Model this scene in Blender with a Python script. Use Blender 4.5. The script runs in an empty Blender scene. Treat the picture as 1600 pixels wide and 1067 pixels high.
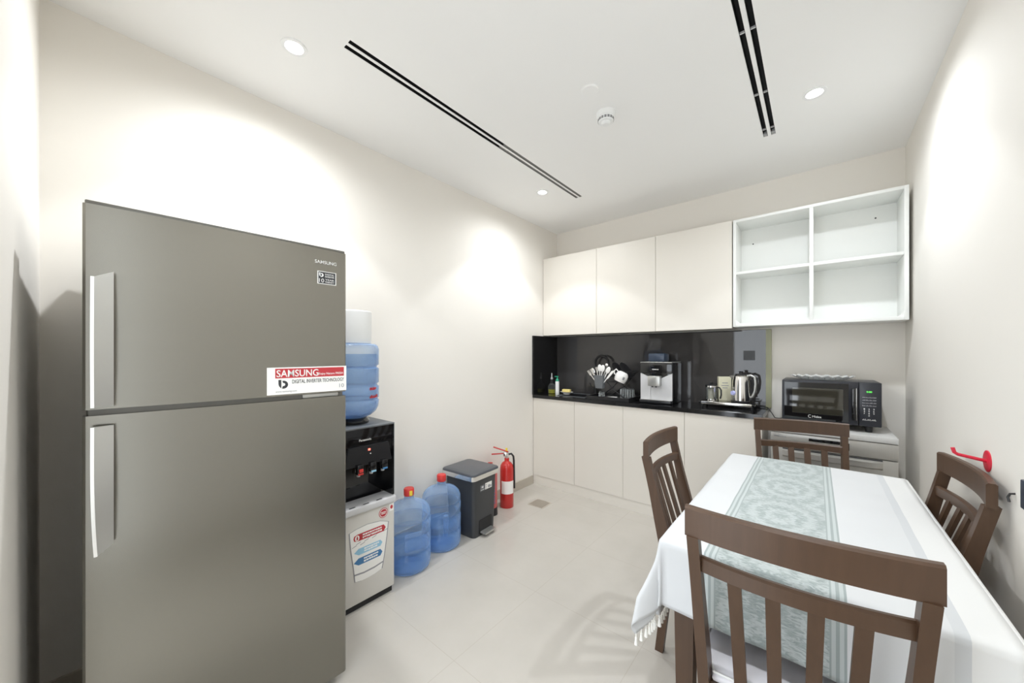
import bpy, bmesh, math, random
from mathutils import Vector, Matrix
random.seed(7)
S = bpy.context.scene
COL = S.collection
PI = math.pi

# ------------------------------------------------------------------ camera
cd = bpy.data.cameras.new('camera')
cd.sensor_width = 36.0
cd.lens = 564.0 / 1600.0 * 36.0
cd.shift_y = 19.5 / 1600.0
cd.clip_start = 0.02
cam = bpy.data.objects.new('camera', cd)
cam.location = (0, 0, 1.34)
cam.rotation_euler = (PI / 2, 0, math.radians(40.1))
COL.objects.link(cam)
S.camera = cam

# ------------------------------------------------------------------ room measures
XL, XR, YN, YB, ZC = -2.25, 0.447, -0.107, 3.46, 2.695

# ------------------------------------------------------------------ world, lamps, exposure
W = bpy.data.worlds.new('world')
S.world = W
W.use_nodes = True
W.node_tree.nodes['Background'].inputs[0].default_value = (0.88, 0.94, 1.0, 1)
W.node_tree.nodes['Background'].inputs[1].default_value = 2.4
S.view_settings.view_transform = 'Standard'
S.view_settings.look = 'None'
S.view_settings.gamma = 1.0
S.view_settings.use_curve_mapping = False
S.view_settings.exposure = 0.80
S.cycles.max_bounces = 14
S.cycles.diffuse_bounces = 9
S.cycles.glossy_bounces = 5
S.cycles.transparent_max_bounces = 16
S.cycles.sample_clamp_indirect = 6.0
WARM, COOL = (0.945, 0.975, 1.0), (0.90, 0.95, 1.0)
LAMPS = [(-1.762, 0.60, WARM, 15, 26), (-1.752, 2.475, WARM, 14, 17), (-0.006, 2.445, COOL, 11, 20), (-0.006, 0.60, COOL, 7, 14)]

# ------------------------------------------------------------------ materials
def mat(name, col, rough=0.5, metal=0.0, coat=0.0, emit=None, es=0.0, aniso=0.0, spec=0.5, noise=0.0, nscale=8.0, bump=0.0, bscale=60.0):
    m = bpy.data.materials.new(name)
    m.use_nodes = True
    nt = m.node_tree
    b = nt.nodes['Principled BSDF']
    b.inputs['Base Color'].default_value = (*col, 1)
    b.inputs['Roughness'].default_value = rough
    b.inputs['Metallic'].default_value = metal
    b.inputs['Coat Weight'].default_value = coat
    b.inputs['Specular IOR Level'].default_value = spec
    if aniso:
        b.inputs['Anisotropic'].default_value = aniso
    if emit:
        b.inputs['Emission Color'].default_value = (*emit, 1)
        b.inputs['Emission Strength'].default_value = es
    tc = nt.nodes.new('ShaderNodeTexCoord')
    if noise:
        n = nt.nodes.new('ShaderNodeTexNoise')
        n.inputs['Scale'].default_value = nscale
        n.inputs['Detail'].default_value = 4
        nt.links.new(tc.outputs['Object'], n.inputs['Vector'])
        mx = nt.nodes.new('ShaderNodeMix'); mx.data_type = 'RGBA'
        mx.inputs[6].default_value = (*[c * (1 - noise) for c in col], 1)
        mx.inputs[7].default_value = (*[min(1, c * (1 + noise)) for c in col], 1)
        nt.links.new(n.outputs['Fac'], mx.inputs[0])
        nt.links.new(mx.outputs[2], b.inputs['Base Color'])
    if bump:
        n2 = nt.nodes.new('ShaderNodeTexNoise'); n2.inputs['Scale'].default_value = bscale
        nt.links.new(tc.outputs['Object'], n2.inputs['Vector'])
        bp = nt.nodes.new('ShaderNodeBump'); bp.inputs['Strength'].default_value = bump; bp.inputs['Distance'].default_value = 0.002
        nt.links.new(n2.outputs['Fac'], bp.inputs['Height'])
        nt.links.new(bp.outputs['Normal'], b.inputs['Normal'])
    return m

def see_through(name, tint, body, clear, rough=0.05, spec=0.5, rim=0.45):
    """thin clear plastic or glass: part of the light passes straight through, tinted"""
    m = bpy.data.materials.new(name); m.use_nodes = True
    nt = m.node_tree; b = nt.nodes['Principled BSDF']
    b.inputs['Base Color'].default_value = (*body, 1); b.inputs['Roughness'].default_value = rough
    b.inputs['Specular IOR Level'].default_value = spec
    t = nt.nodes.new('ShaderNodeBsdfTransparent'); t.inputs[0].default_value = (*tint, 1)
    fr = nt.nodes.new('ShaderNodeLayerWeight'); fr.inputs[0].default_value = 0.35
    mr = nt.nodes.new('ShaderNodeMapRange')
    mr.inputs['To Min'].default_value = 1 - clear; mr.inputs['To Max'].default_value = min(1, 1 - clear + rim)
    nt.links.new(fr.outputs['Facing'], mr.inputs['Value'])
    mx = nt.nodes.new('ShaderNodeMixShader')
    nt.links.new(mr.outputs[0], mx.inputs[0]); nt.links.new(t.outputs[0], mx.inputs[1]); nt.links.new(b.outputs[0], mx.inputs[2])
    nt.links.new(mx.outputs[0], nt.nodes['Material Output'].inputs[0])
    return m

def math_node(nt, op, a, b=None, c=None):
    n = nt.nodes.new('ShaderNodeMath'); n.operation = op
    for i, v in enumerate((a, b, c)):
        if v is None: continue
        if isinstance(v, (int, float)): n.inputs[i].default_value = v
        else: nt.links.new(v, n.inputs[i])
    return n.outputs[0]

def floor_mat():
    m = mat('floor_tile', (0.60, 0.555, 0.49), 0.22)
    nt = m.node_tree; b = nt.nodes['Principled BSDF']
    tc = nt.nodes.new('ShaderNodeTexCoord'); sp = nt.nodes.new('ShaderNodeSeparateXYZ')
    nt.links.new(tc.outputs['Object'], sp.inputs[0])
    def line(sock, off):
        f = math_node(nt, 'FRACT', math_node(nt, 'DIVIDE', math_node(nt, 'ADD', sock, off), 0.6))
        d = math_node(nt, 'ABSOLUTE', math_node(nt, 'SUBTRACT', f, 0.5))
        return math_node(nt, 'GREATER_THAN', d, 0.4975)
    g = math_node(nt, 'MAXIMUM', line(sp.outputs[0], 1.81 + 3.0), line(sp.outputs[1], 3.0 - 1.043))
    n = nt.nodes.new('ShaderNodeTexNoise'); n.inputs['Scale'].default_value = 2.2; n.inputs['Detail'].default_value = 6; n.inputs['Roughness'].default_value = 0.6
    nt.links.new(tc.outputs['Object'], n.inputs['Vector'])
    mx = nt.nodes.new('ShaderNodeMix'); mx.data_type = 'RGBA'
    mx.inputs[6].default_value = (0.46, 0.43, 0.385, 1); mx.inputs[7].default_value = (0.58, 0.55, 0.505, 1)
    nt.links.new(n.outputs['Fac'], mx.inputs[0])
    m2 = nt.nodes.new('ShaderNodeMix'); m2.data_type = 'RGBA'
    m2.inputs[7].default_value = (0.47, 0.43, 0.38, 1)
    nt.links.new(g, m2.inputs[0]); nt.links.new(mx.outputs[2], m2.inputs[6])
    nt.links.new(m2.outputs[2], b.inputs['Base Color'])
    return m

def wood_mat(name, c1, c2, axis_scale=(18, 18, 1.6)):
    m = mat(name, c1, 0.42, coat=0.04)
    nt = m.node_tree; b = nt.nodes['Principled BSDF']
    tc = nt.nodes.new('ShaderNodeTexCoord'); mp = nt.nodes.new('ShaderNodeMapping')
    mp.inputs['Scale'].default_value = axis_scale
    nt.links.new(tc.outputs['Object'], mp.inputs[0])
    n = nt.nodes.new('ShaderNodeTexNoise'); n.inputs['Scale'].default_value = 2.5; n.inputs['Detail'].default_value = 6; n.inputs['Distortion'].default_value = 0.8
    nt.links.new(mp.outputs[0], n.inputs['Vector'])
    mx = nt.nodes.new('ShaderNodeMix'); mx.data_type = 'RGBA'
    mx.inputs[6].default_value = (*c1, 1); mx.inputs[7].default_value = (*c2, 1)
    nt.links.new(n.outputs['Fac'], mx.inputs[0]); nt.links.new(mx.outputs[2], b.inputs['Base Color'])
    return m

def brushed_mat(name, c1, c2, rough, metal, scale=(1, 1, 220)):
    m = mat(name, c1, rough, metal=metal)
    nt = m.node_tree; b = nt.nodes['Principled BSDF']
    tc = nt.nodes.new('ShaderNodeTexCoord'); mp = nt.nodes.new('ShaderNodeMapping'); mp.inputs['Scale'].default_value = scale
    nt.links.new(tc.outputs['Object'], mp.inputs[0])
    n = nt.nodes.new('ShaderNodeTexNoise'); n.inputs['Scale'].default_value = 2.0; n.inputs['Detail'].default_value = 3
    nt.links.new(mp.outputs[0], n.inputs['Vector'])
    mx = nt.nodes.new('ShaderNodeMix'); mx.data_type = 'RGBA'
    mx.inputs[6].default_value = (*c1, 1); mx.inputs[7].default_value = (*c2, 1)
    nt.links.new(n.outputs['Fac'], mx.inputs[0]); nt.links.new(mx.outputs[2], b.inputs['Base Color'])
    b.inputs['Anisotropic'].default_value = 0.7
    return m

def cloth_mat():
    """white cotton with one woven grey-green ornamental stripe, drawn in the sheet's own UV (metres)"""
    m = mat('tablecloth_weave', (0.78, 0.79, 0.80), 0.75)
    nt = m.node_tree; b = nt.nodes['Principled BSDF']
    uv = nt.nodes.new('ShaderNodeTexCoord'); sp = nt.nodes.new('ShaderNodeSeparateXYZ')
    nt.links.new(uv.outputs['UV'], sp.inputs[0])
    u, v = sp.outputs[0], sp.outputs[1]
    U0, UH = -0.098, 0.155
    d = math_node(nt, 'ABSOLUTE', math_node(nt, 'SUBTRACT', u, U0))          # distance from stripe centre
    inside = math_node(nt, 'LESS_THAN', d, UH)
    field = math_node(nt, 'LESS_THAN', d, UH - 0.032)
    # border lines
    bl = math_node(nt, 'GREATER_THAN', math_node(nt, 'SINE', math_node(nt, 'MULTIPLY', d, 420.0)), 0.1)
    # medallions, mirrored about the stripe axis
    fv = math_node(nt, 'SUBTRACT', math_node(nt, 'FRACT', math_node(nt, 'DIVIDE', v, 0.36)), 0.5)
    ev = math_node(nt, 'MULTIPLY', fv, 0.36 / 0.15)
    eu = math_node(nt, 'DIVIDE', d, 0.10)
    r = math_node(nt, 'SQRT', math_node(nt, 'ADD', math_node(nt, 'MULTIPLY', ev, ev), math_node(nt, 'MULTIPLY', eu, eu)))
    cmb = nt.nodes.new('ShaderNodeCombineXYZ')
    nt.links.new(d, cmb.inputs[0]); nt.links.new(fv, cmb.inputs[1])
    ns = nt.nodes.new('ShaderNodeTexNoise'); ns.inputs['Scale'].default_value = 34.0; ns.inputs['Detail'].default_value = 3.0; ns.inputs['Distortion'].default_value = 1.6
    nt.links.new(cmb.outputs[0], ns.inputs['Vector'])
    rr = math_node(nt, 'ADD', math_node(nt, 'MULTIPLY', r, 12.0), math_node(nt, 'MULTIPLY', ns.outputs['Fac'], 14.0))
    rings = math_node(nt, 'SINE', rr)
    rings = math_node(nt, 'MULTIPLY', math_node(nt, 'ADD', rings, 1.0), 0.5)
    wv = nt.nodes.new('ShaderNodeTexNoise'); wv.inputs['Scale'].default_value = 60.0; wv.inputs['Detail'].default_value = 2.0
    nt.links.new(cmb.outputs[0], wv.inputs['Vector'])
    pat = math_node(nt, 'MULTIPLY', rings, math_node(nt, 'MULTIPLY_ADD', wv.outputs['Fac'], 1.2, 0.25))
    fac = math_node(nt, 'ADD', math_node(nt, 'MULTIPLY', field, pat),
                    math_node(nt, 'MULTIPLY', math_node(nt, 'SUBTRACT', 1.0, field), math_node(nt, 'MULTIPLY', bl, 0.8)))
    mx = nt.nodes.new('ShaderNodeMix'); mx.data_type = 'RGBA'; mx.clamp_factor = True
    mx.inputs[6].default_value = (0.50, 0.55, 0.55, 1); mx.inputs[7].default_value = (0.28, 0.33, 0.33, 1)
    nt.links.new(fac, mx.inputs[0])
    # plain cloth: a finer, greyer centre panel and a plain white margin on the right
    marg = math_node(nt, 'GREATER_THAN', u, 0.245)
    edge = math_node(nt, 'MULTIPLY', math_node(nt, 'GREATER_THAN', u, 0.222), math_node(nt, 'LESS_THAN', u, 0.245))
    pl = nt.nodes.new('ShaderNodeMix'); pl.data_type = 'RGBA'
    pl.inputs[6].default_value = (0.64, 0.655, 0.67, 1); pl.inputs[7].default_value = (0.74, 0.745, 0.74, 1)
    nt.links.new(marg, pl.inputs[0])
    p2 = nt.nodes.new('ShaderNodeMix'); p2.data_type = 'RGBA'; p2.inputs[7].default_value = (0.58, 0.60, 0.62, 1)
    nt.links.new(edge, p2.inputs[0]); nt.links.new(pl.outputs[2], p2.inputs[6])
    m2 = nt.nodes.new('ShaderNodeMix'); m2.data_type = 'RGBA'
    nt.links.new(inside, m2.inputs[0]); nt.links.new(p2.outputs[2], m2.inputs[6]); nt.links.new(mx.outputs[2], m2.inputs[7])
    nt.links.new(m2.outputs[2], b.inputs['Base Color'])
    b.inputs['Sheen Weight'].default_value = 0.2
    return m

M = dict(
    wall=mat('wall_paint', (0.82, 0.79, 0.74), 0.75, noise=0.01, nscale=3),
    ceil=mat('ceiling_paint', (0.90, 0.90, 0.895), 0.8, noise=0.008, nscale=3),
    floor=floor_mat(),
    base=mat('skirting_tile', (0.50, 0.455, 0.39), 0.35, noise=0.05, nscale=6),
    steel=brushed_mat('brushed_steel', (0.245, 0.235, 0.205), (0.262, 0.251, 0.220), 0.27, 0.88),
    steel_dark=mat('grey_metal_side', (0.17, 0.165, 0.15), 0.45, metal=0.5),
    satin=mat('satin_handle', (0.50, 0.50, 0.48), 0.30, metal=0.75),
    chrome=mat('bright_chrome', (0.82, 0.81, 0.79), 0.14, metal=1.0),
    white=mat('white_plastic', (0.85, 0.86, 0.86), 0.35),
    sticker=mat('sticker_white', (0.86, 0.85, 0.82), 0.4),
    red=mat('sticker_red', (0.48, 0.035, 0.045), 0.4),
    ink=mat('black_ink', (0.035, 0.035, 0.04), 0.5),
    grey_ink=mat('grey_ink', (0.30, 0.30, 0.32), 0.5),
    white_ink=mat('white_ink', (0.90, 0.90, 0.88), 0.4),
    black=mat('black_plastic', (0.018, 0.018, 0.02), 0.28),
    black_gloss=mat('black_gloss', (0.008, 0.008, 0.009), 0.05, coat=0.3),
    black_matt=mat('black_matt', (0.012, 0.012, 0.013), 0.6),
    navy=mat('dark_blue_plastic', (0.03, 0.045, 0.075), 0.3),
    cream=mat('cabinet_front', (0.74, 0.705, 0.645), 0.42),
    cream_edge=mat('cabinet_carcass', (0.55, 0.52, 0.47), 0.5),
    shelfw=mat('shelf_white', (0.82, 0.83, 0.81), 0.4),
    stone=mat('black_stone', (0.010, 0.010, 0.011), 0.10, noise=0.3, nscale=60),
    splash=mat('dark_glass', (0.050, 0.047, 0.047), 0.03, spec=0.60),
    olive=mat('glass_edge', (0.30, 0.30, 0.17), 0.3),
    bin=mat('charcoal_plastic', (0.040, 0.042, 0.046), 0.42),
    lid=mat('slate_lid', (0.075, 0.08, 0.092), 0.33),
    ext=mat('extinguisher_red', (0.52, 0.022, 0.018), 0.28, coat=0.4),
    pinkred=mat('faded_red', (0.60, 0.13, 0.13), 0.4),
    yellow=mat('yellow_plastic', (0.80, 0.60, 0.05), 0.4),
    beige=mat('dispenser_body', (0.62, 0.60, 0.56), 0.35),
    lightgrey=mat('light_grey_plastic', (0.60, 0.60, 0.61), 0.35),
    lblue=mat('sticker_light_blue', (0.30, 0.55, 0.72), 0.4),
    dblue=mat('sticker_blue', (0.05, 0.18, 0.38), 0.4),
    cap_red=mat('cap_red', (0.60, 0.035, 0.03), 0.35),
    jug=see_through('blue_bottle', (0.90, 0.95, 1.0), (0.30, 0.47, 0.76), 0.88, 0.04, 1.0, 0.80),
    water=see_through('bottle_water', (0.80, 0.89, 0.99), (0.16, 0.36, 0.72), 0.88, 0.04, 1.0, 0.5),
    glass=see_through('clear_glass', (0.96, 0.97, 0.97), (0.42, 0.45, 0.46), 0.95, 0.03, 1.0, 0.35),
    flute=see_through('pressed_glass', (0.97, 0.97, 0.97), (0.80, 0.82, 0.82), 0.55, 0.05, 1.0, 0.3),
    oil=see_through('oil', (0.75, 0.72, 0.10), (0.50, 0.48, 0.03), 0.4),
    tea=see_through('carafe_content', (0.75, 0.73, 0.62), (0.55, 0.52, 0.42), 0.3),
    green=mat('green_plastic', (0.02, 0.36, 0.20), 0.35),
    sponge=mat('sponge', (0.80, 0.66, 0.25), 0.9, bump=0.6, bscale=200),
    wood=wood_mat('dark_wood', (0.060, 0.030, 0.015), (0.098, 0.053, 0.029)),
    seat=mat('seat_vinyl', (0.72, 0.71, 0.75), 0.28, noise=0.08, nscale=14),
    cloth=cloth_mat(),
    tassel=mat('cotton_tassel', (0.84, 0.83, 0.79), 0.9),
    dw=brushed_mat('pale_steel', (0.52, 0.51, 0.48), (0.57, 0.56, 0.53), 0.34, 0.55, (220, 1, 1)),
    dwtop=mat('appliance_top', (0.66, 0.66, 0.65), 0.3),
    micro=mat('microwave_case', (0.022, 0.024, 0.032), 0.32),
    microglass=mat('microwave_glass', (0.035, 0.034, 0.026), 0.04, coat=0.5, spec=0.8),
    led=mat('green_display', (0.0, 0.1, 0.0), 0.4, emit=(0.15, 1.0, 0.12), es=1.0),
    redled=mat('red_indicator', (0.3, 0.0, 0.0), 0.4, emit=(1.0, 0.12, 0.08), es=2.5),
    blueled=mat('kettle_gauge', (0.5, 0.52, 0.85), 0.3),
    lamp=mat('lamp_lens', (0.9, 0.9, 0.9), 0.4, emit=(1.0, 0.98, 0.95), es=9.0),
    vent=mat('vent_black', (0.010, 0.010, 0.010), 0.6),
    ventgrey=mat('vent_grey', (0.22, 0.22, 0.21), 0.5),
    carton=mat('cream_card', (0.72, 0.69, 0.52), 0.55),
    greycup=mat('grey_plastic', (0.13, 0.14, 0.15), 0.45),
    ceramic=mat('white_ceramic', (0.85, 0.84, 0.82), 0.15),
    hookred=mat('hook_red', (0.66, 0.02, 0.05), 0.35),
    pane=see_through('frosted_pane', (0.95, 0.97, 1.0), (0.8, 0.85, 0.9), 0.9),
)

# ------------------------------------------------------------------ mesh helpers
class MB:
    def __init__(s): s.bm = bmesh.new()
    def _add(s, b):
        me = bpy.data.meshes.new('t'); b.to_mesh(me); b.free(); s.bm.from_mesh(me); bpy.data.meshes.remove(me)
    def box(s, x0, x1, y0, y1, z0, z1, bev=0.0, seg=2, mtx=None):
        b = bmesh.new(); bmesh.ops.create_cube(b, size=1)
        for v in b.verts:
            v.co = Vector((x0 + (v.co.x + .5) * (x1 - x0), y0 + (v.co.y + .5) * (y1 - y0), z0 + (v.co.z + .5) * (z1 - z0)))
        if bev: bmesh.ops.bevel(b, geom=b.edges[:], offset=bev, segments=seg, affect='EDGES', profile=0.5)
        if mtx: b.transform(mtx)
        s._add(b); return s
    def cyl(s, p0, p1, r0, r1=None, seg=24, caps=True):
        r1 = r0 if r1 is None else r1
        p0, p1 = Vector(p0), Vector(p1); d = p1 - p0
        b = bmesh.new(); bmesh.ops.create_cone(b, cap_ends=caps, segments=seg, radius1=r0, radius2=r1, depth=d.length)
        b.transform(Matrix.Translation((p0 + p1) / 2) @ d.to_track_quat('Z', 'Y').to_matrix().to_4x4())
        s._add(b); return s
    def lathe(s, prof, c=(0, 0, 0), seg=40, axis=None):
        b = bmesh.new(); rings = []
        for r, z in prof:
            if r < 1e-6: rings.append([b.verts.new((0, 0, z))])
            else: rings.append([b.verts.new((r * math.cos(2 * PI * i / seg), r * math.sin(2 * PI * i / seg), z)) for i in range(seg)])
        for A, B in zip(rings, rings[1:]):
            for i in range(seg):
                j = (i + 1) % seg
                if len(A) == 1 and len(B) == 1: continue
                if len(A) == 1: b.faces.new((A[0], B[j], B[i]))
                elif len(B) == 1: b.faces.new((A[i], A[j], B[0]))
                else: b.faces.new((A[i], A[j], B[j], B[i]))
        bmesh.ops.recalc_face_normals(b, faces=b.faces[:])
        if axis is not None: b.transform(Vector(axis).to_track_quat('Z', 'Y').to_matrix().to_4x4())
        b.transform(Matrix.Translation(c)); s._add(b); return s
    def tube(s, pts, r, seg=10, taper=None):
        pts = [Vector(p) for p in pts]; b = bmesh.new(); rings = []; n = len(pts); up = None
        for i, p in enumerate(pts):
            t = (pts[min(i + 1, n - 1)] - pts[max(i - 1, 0)]).normalized()
            if up is None: up = t.orthogonal().normalized()
            a = (up - t * up.dot(t)); a = a.normalized() if a.length > 1e-5 else t.orthogonal().normalized(); up = a
            c = t.cross(a); rr = r if taper is None else r * taper[i]
            rings.append([b.verts.new(p + (a * math.cos(2 * PI * k / seg) + c * math.sin(2 * PI * k / seg)) * rr) for k in range(seg)])
        for A, B in zip(rings, rings[1:]):
            for k in range(seg): b.faces.new((A[k], A[(k + 1) % seg], B[(k + 1) % seg], B[k]))
        b.faces.new(rings[0][::-1]); b.faces.new(rings[-1])
        bmesh.ops.recalc_face_normals(b, faces=b.faces[:]); s._add(b); return s
    def loft(s, secs, closed_ends=True):
        b = bmesh.new(); R = [[b.verts.new(p) for p in q] for q in secs]; n = len(R[0])
        for A, B in zip(R, R[1:]):
            for k in range(n): b.faces.new((A[k], A[(k + 1) % n], B[(k + 1) % n], B[k]))
        if closed_ends: b.faces.new(R[0][::-1]); b.faces.new(R[-1])
        bmesh.ops.recalc_face_normals(b, faces=b.faces[:]); s._add(b); return s
    def plate(s, pts, y0, y1):
        """prism from an outline in x,z between y0 and y1"""
        return s.loft([[(x, y0, z) for x, z in pts], [(x, y1, z) for x, z in pts]])
    def slab(s, pts, z0, z1):
        return s.loft([[(x, y, z0) for x, y in pts], [(x, y, z1) for x, y in pts]])
    def sphere(s, c, r, sc=(1, 1, 1), seg=20):
        b = bmesh.new(); bmesh.ops.create_uvsphere(b, u_segments=seg, v_segments=seg // 2, radius=r)
        b.transform(Matrix.Translation(c) @ Matrix.Diagonal((*sc, 1))); s._add(b); return s
    def xf(s, m): s.bm.transform(m); return s
    def build(s, name, m, parent=None, smooth=True, ang=35):
        me = bpy.data.meshes.new(name); s.bm.to_mesh(me); s.bm.free()
        if isinstance(m, str): m = M[m]
        me.materials.append(m)
        if smooth:
            for p in me.polygons: p.use_smooth = True
            try: me.set_sharp_from_angle(angle=math.radians(ang))
            except Exception: pass
        o = bpy.data.objects.new(name, me); COL.objects.link(o)
        if parent: o.parent = parent
        return o

def rrect(x0, x1, z0, z1, r, n=5):
    out = []
    for cx, cz, a0 in ((x1 - r, z1 - r, 0), (x0 + r, z1 - r, 90), (x0 + r, z0 + r, 180), (x1 - r, z0 + r, 270)):
        for i in range(n + 1):
            a = math.radians(a0 + 90 * i / n); out.append((cx + r * math.cos(a), cz + r * math.sin(a)))
    return out

def ell(cx, cz, rx, rz, n=24, a0=0, a1=360):
    return [(cx + rx * math.cos(math.radians(a0 + (a1 - a0) * i / n)), cz + rz * math.sin(math.radians(a0 + (a1 - a0) * i / n))) for i in range(n if a1 - a0 == 360 else n + 1)]

def thing(name, label, cat, loc=(0, 0, 0), rz=0.0, group=None):
    o = bpy.data.objects.new(name, None); o.empty_display_size = 0.05; COL.objects.link(o)
    o.location = loc; o.rotation_euler = (0, 0, rz)
    o['label'] = label; o['category'] = cat
    if group: o['group'] = group
    return o
def tag(o, label, cat, group=None, kind=None):
    o['label'] = label; o['category'] = cat
    if group: o['group'] = group
    if kind: o['kind'] = kind
    return o
def struct(o): o['kind'] = 'structure'; return o
def copy_tree(o, parent=None):
    c = o.copy(); COL.objects.link(c)
    if parent: c.parent = parent
    for ch in list(o.children): copy_tree(ch, c)
    return c

def text(body, x0, z0, h, y, m, name, parent, w=None, off=0.0, depth=0.0006, shear=0.0, align='L'):
    """lettering on a face that looks towards -y; x0,z0 = lower left corner, h = cap height"""
    cu = bpy.data.curves.new('txt', 'FONT'); cu.body = body; cu.size = 1.0; cu.offset = off; cu.shear = shear; cu.resolution_u = 3
    to = bpy.data.objects.new('txt', cu); COL.objects.link(to)
    dg = bpy.context.evaluated_depsgraph_get()
    me = bpy.data.meshes.new_from_object(to.evaluated_get(dg))
    bpy.data.objects.remove(to); bpy.data.curves.remove(cu)
    xs = [v.co.x for v in me.vertices]; ys = [v.co.y for v in me.vertices]
    sx0, sx1, sy0, sy1 = min(xs), max(xs), min(ys), max(ys)
    kz = h / (sy1 - sy0); kx = kz if w is None else w / (sx1 - sx0)
    if align == 'C': x0 = x0 - kx * (sx1 - sx0) / 2
    for v in me.vertices:
        v.co = Vector((x0 + (v.co.x - sx0) * kx, y - depth, z0 + (v.co.y - sy0) * kz))
    b = bmesh.new(); b.from_mesh(me); bpy.data.meshes.remove(me)
    r = bmesh.ops.extrude_face_region(b, geom=b.faces[:])
    bmesh.ops.translate(b, vec=(0, depth, 0), verts=[g for g in r['geom'] if isinstance(g, bmesh.types.BMVert)])
    bmesh.ops.recalc_face_normals(b, faces=b.faces[:])
    q = MB(); q.bm.free(); q.bm = b
    return q.build(name, m, parent, smooth=False)

# ------------------------------------------------------------------ room shell
struct(MB().box(XL - .1, XR + .1, -1.6, YB + .1, -.1, 0).build('floor', 'floor', smooth=False))
struct(MB().box(XL - .12, XL, YN - .1, YB + .1, 0, ZC + .12).build('wall_left', 'wall', smooth=False))
struct(MB().box(XR, XR + .12, YN - .1, YB + .1, 0, ZC + .12).build('wall_right', 'wall', smooth=False))
struct(MB().box(XL, XR, YB, YB + .12, 0, ZC + .12).build('wall_back', 'wall', smooth=False))
DX0, DX1, DZ = -1.08, -0.16, 2.12                                # unseen doorway added behind the camera so world light can brighten the room
struct(MB().box(XL, DX0, YN - .1, YN, 0, ZC + .12).box(DX1, XR, YN - .1, YN, 0, ZC + .12).box(DX0, DX1, YN - .1, YN, DZ, ZC + .12).build('wall_front', 'wall', smooth=False))
struct(MB().box(DX0, DX0 + .03, YN - .1, YN - .001, 0, DZ).box(DX1 - .03, DX1, YN - .1, YN - .001, 0, DZ).box(DX0 + .03, DX1 - .03, YN - .1, YN - .001, DZ - .03, DZ).build('trim_1', 'shelfw', smooth=False))  # frame lining of the added, unseen doorway

SLOTS = [(-1.597, -1.575, .742, 2.765), (-1.560, -1.538, .742, 2.765), (-.250, -.228, .742, 2.742), (-.211, -.189, .742, 2.742)]
HOLES = [(x - .034, x + .034, y - .034, y + .034) for x, y, *_ in LAMPS]
def ceiling():
    cut = SLOTS + HOLES
    xs = sorted({XL - .1, XR + .1} | {c[0] for c in cut} | {c[1] for c in cut})
    ys = sorted({YN - .1, YB + .1} | {c[2] for c in cut} | {c[3] for c in cut})
    q = MB(); b = q.bm
    vt = {}
    def V(x, y, z):
        k = (round(x, 5), round(y, 5), z)
        if k not in vt: vt[k] = b.verts.new((x, y, z))
        return vt[k]
    filled = lambda i, j: 0 <= i < len(xs) - 1 and 0 <= j < len(ys) - 1 and not any(
        c[0] - 1e-6 <= xs[i] and xs[i + 1] <= c[1] + 1e-6 and c[2] - 1e-6 <= ys[j] and ys[j + 1] <= c[3] + 1e-6 for c in cut)
    z0, z1 = ZC, ZC + .1
    for i in range(len(xs) - 1):
        for j in range(len(ys) - 1):
            if not filled(i, j): continue
            x0, x1, y0, y1 = xs[i], xs[i + 1], ys[j], ys[j + 1]
            b.faces.new((V(x0, y0, z0), V(x0, y1, z0), V(x1, y1, z0), V(x1, y0, z0)))
            b.faces.new((V(x0, y0, z1), V(x1, y0, z1), V(x1, y1, z1), V(x0, y1, z1)))
            if not filled(i - 1, j): b.faces.new((V(x0, y0, z0), V(x0, y0, z1), V(x0, y1, z1), V(x0, y1, z0)))
            if not filled(i + 1, j): b.faces.new((V(x1, y0, z0), V(x1, y1, z0), V(x1, y1, z1), V(x1, y0, z1)))
            if not filled(i, j - 1): b.faces.new((V(x0, y0, z0), V(x1, y0, z0), V(x1, y0, z1), V(x0, y0, z1)))
            if not filled(i, j + 1): b.faces.new((V(x0, y1, z0), V(x0, y1, z1), V(x1, y1, z1), V(x1, y1, z0)))
    struct(q.build('ceiling', 'ceil', smooth=False))
ceiling()
struct(MB().box(XL, XL + .012, YN, 3.0, 0, .085, .002).build('baseboard_left', 'base', smooth=False))
struct(MB().box(XR - .012, XR, YN, 3.0, 0, .085, .002).build('baseboard_right', 'base', smooth=False))

# ------------------------------------------------------------------ ceiling fittings
def vent(label, s1, s2, grey_from=None, bars=()):
    x0, x1, y0, y1 = s1[0], s2[1], s1[2], s1[3]
    t = thing('air_vent', label, 'air vent', ((x0 + x1) / 2, (y0 + y1) / 2, ZC), 0, 'linear air vents in the ceiling')
    cx, cy = (x0 + x1) / 2, (y0 + y1) / 2
    MB().box(x0 - cx - .01, x1 - cx + .01, y0 - cy - .01, y1 - cy + .01, .1, .125).build('duct_box', 'vent', t, False)
    for s in (s1, s2):
        a, b_ = s[0] - cx + .0008, s[1] - cx - .0008
        q = MB()
        q.box(a, a + .001, y0 - cy + .001, y1 - cy - .001, .001, .099).box(b_ - .001, b_, y0 - cy + .001, y1 - cy - .001, .001, .099)
        q.box(a + .001, b_ - .001, y0 - cy + .001, y1 - cy - .001, .035, .045)
        q.build('slot_lining', 'vent', t, False)
        if grey_from is not None:
            g = MB()
            for k in range(3): g.box(a + .003 + k * .0062, a + .006 + k * .0062, grey_from - cy, y1 - cy - .002, .002, .012)
            g.build('deflector_slat', 'ventgrey', t, False)
        for yb in bars:
            MB().box(a + .001, b_ - .001, yb - cy - .003, yb - cy + .003, .003, .012).build('cross_bar', 'lightgrey', t, False)
vent('long double-slot air vent on the ceiling nearer the left wall', SLOTS[0], SLOTS[1], 1.76)
vent('double-slot air vent with cross bars on the ceiling nearer the right wall', SLOTS[2], SLOTS[3], None, (1.80, 2.28, 2.66, 2.72))

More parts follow.
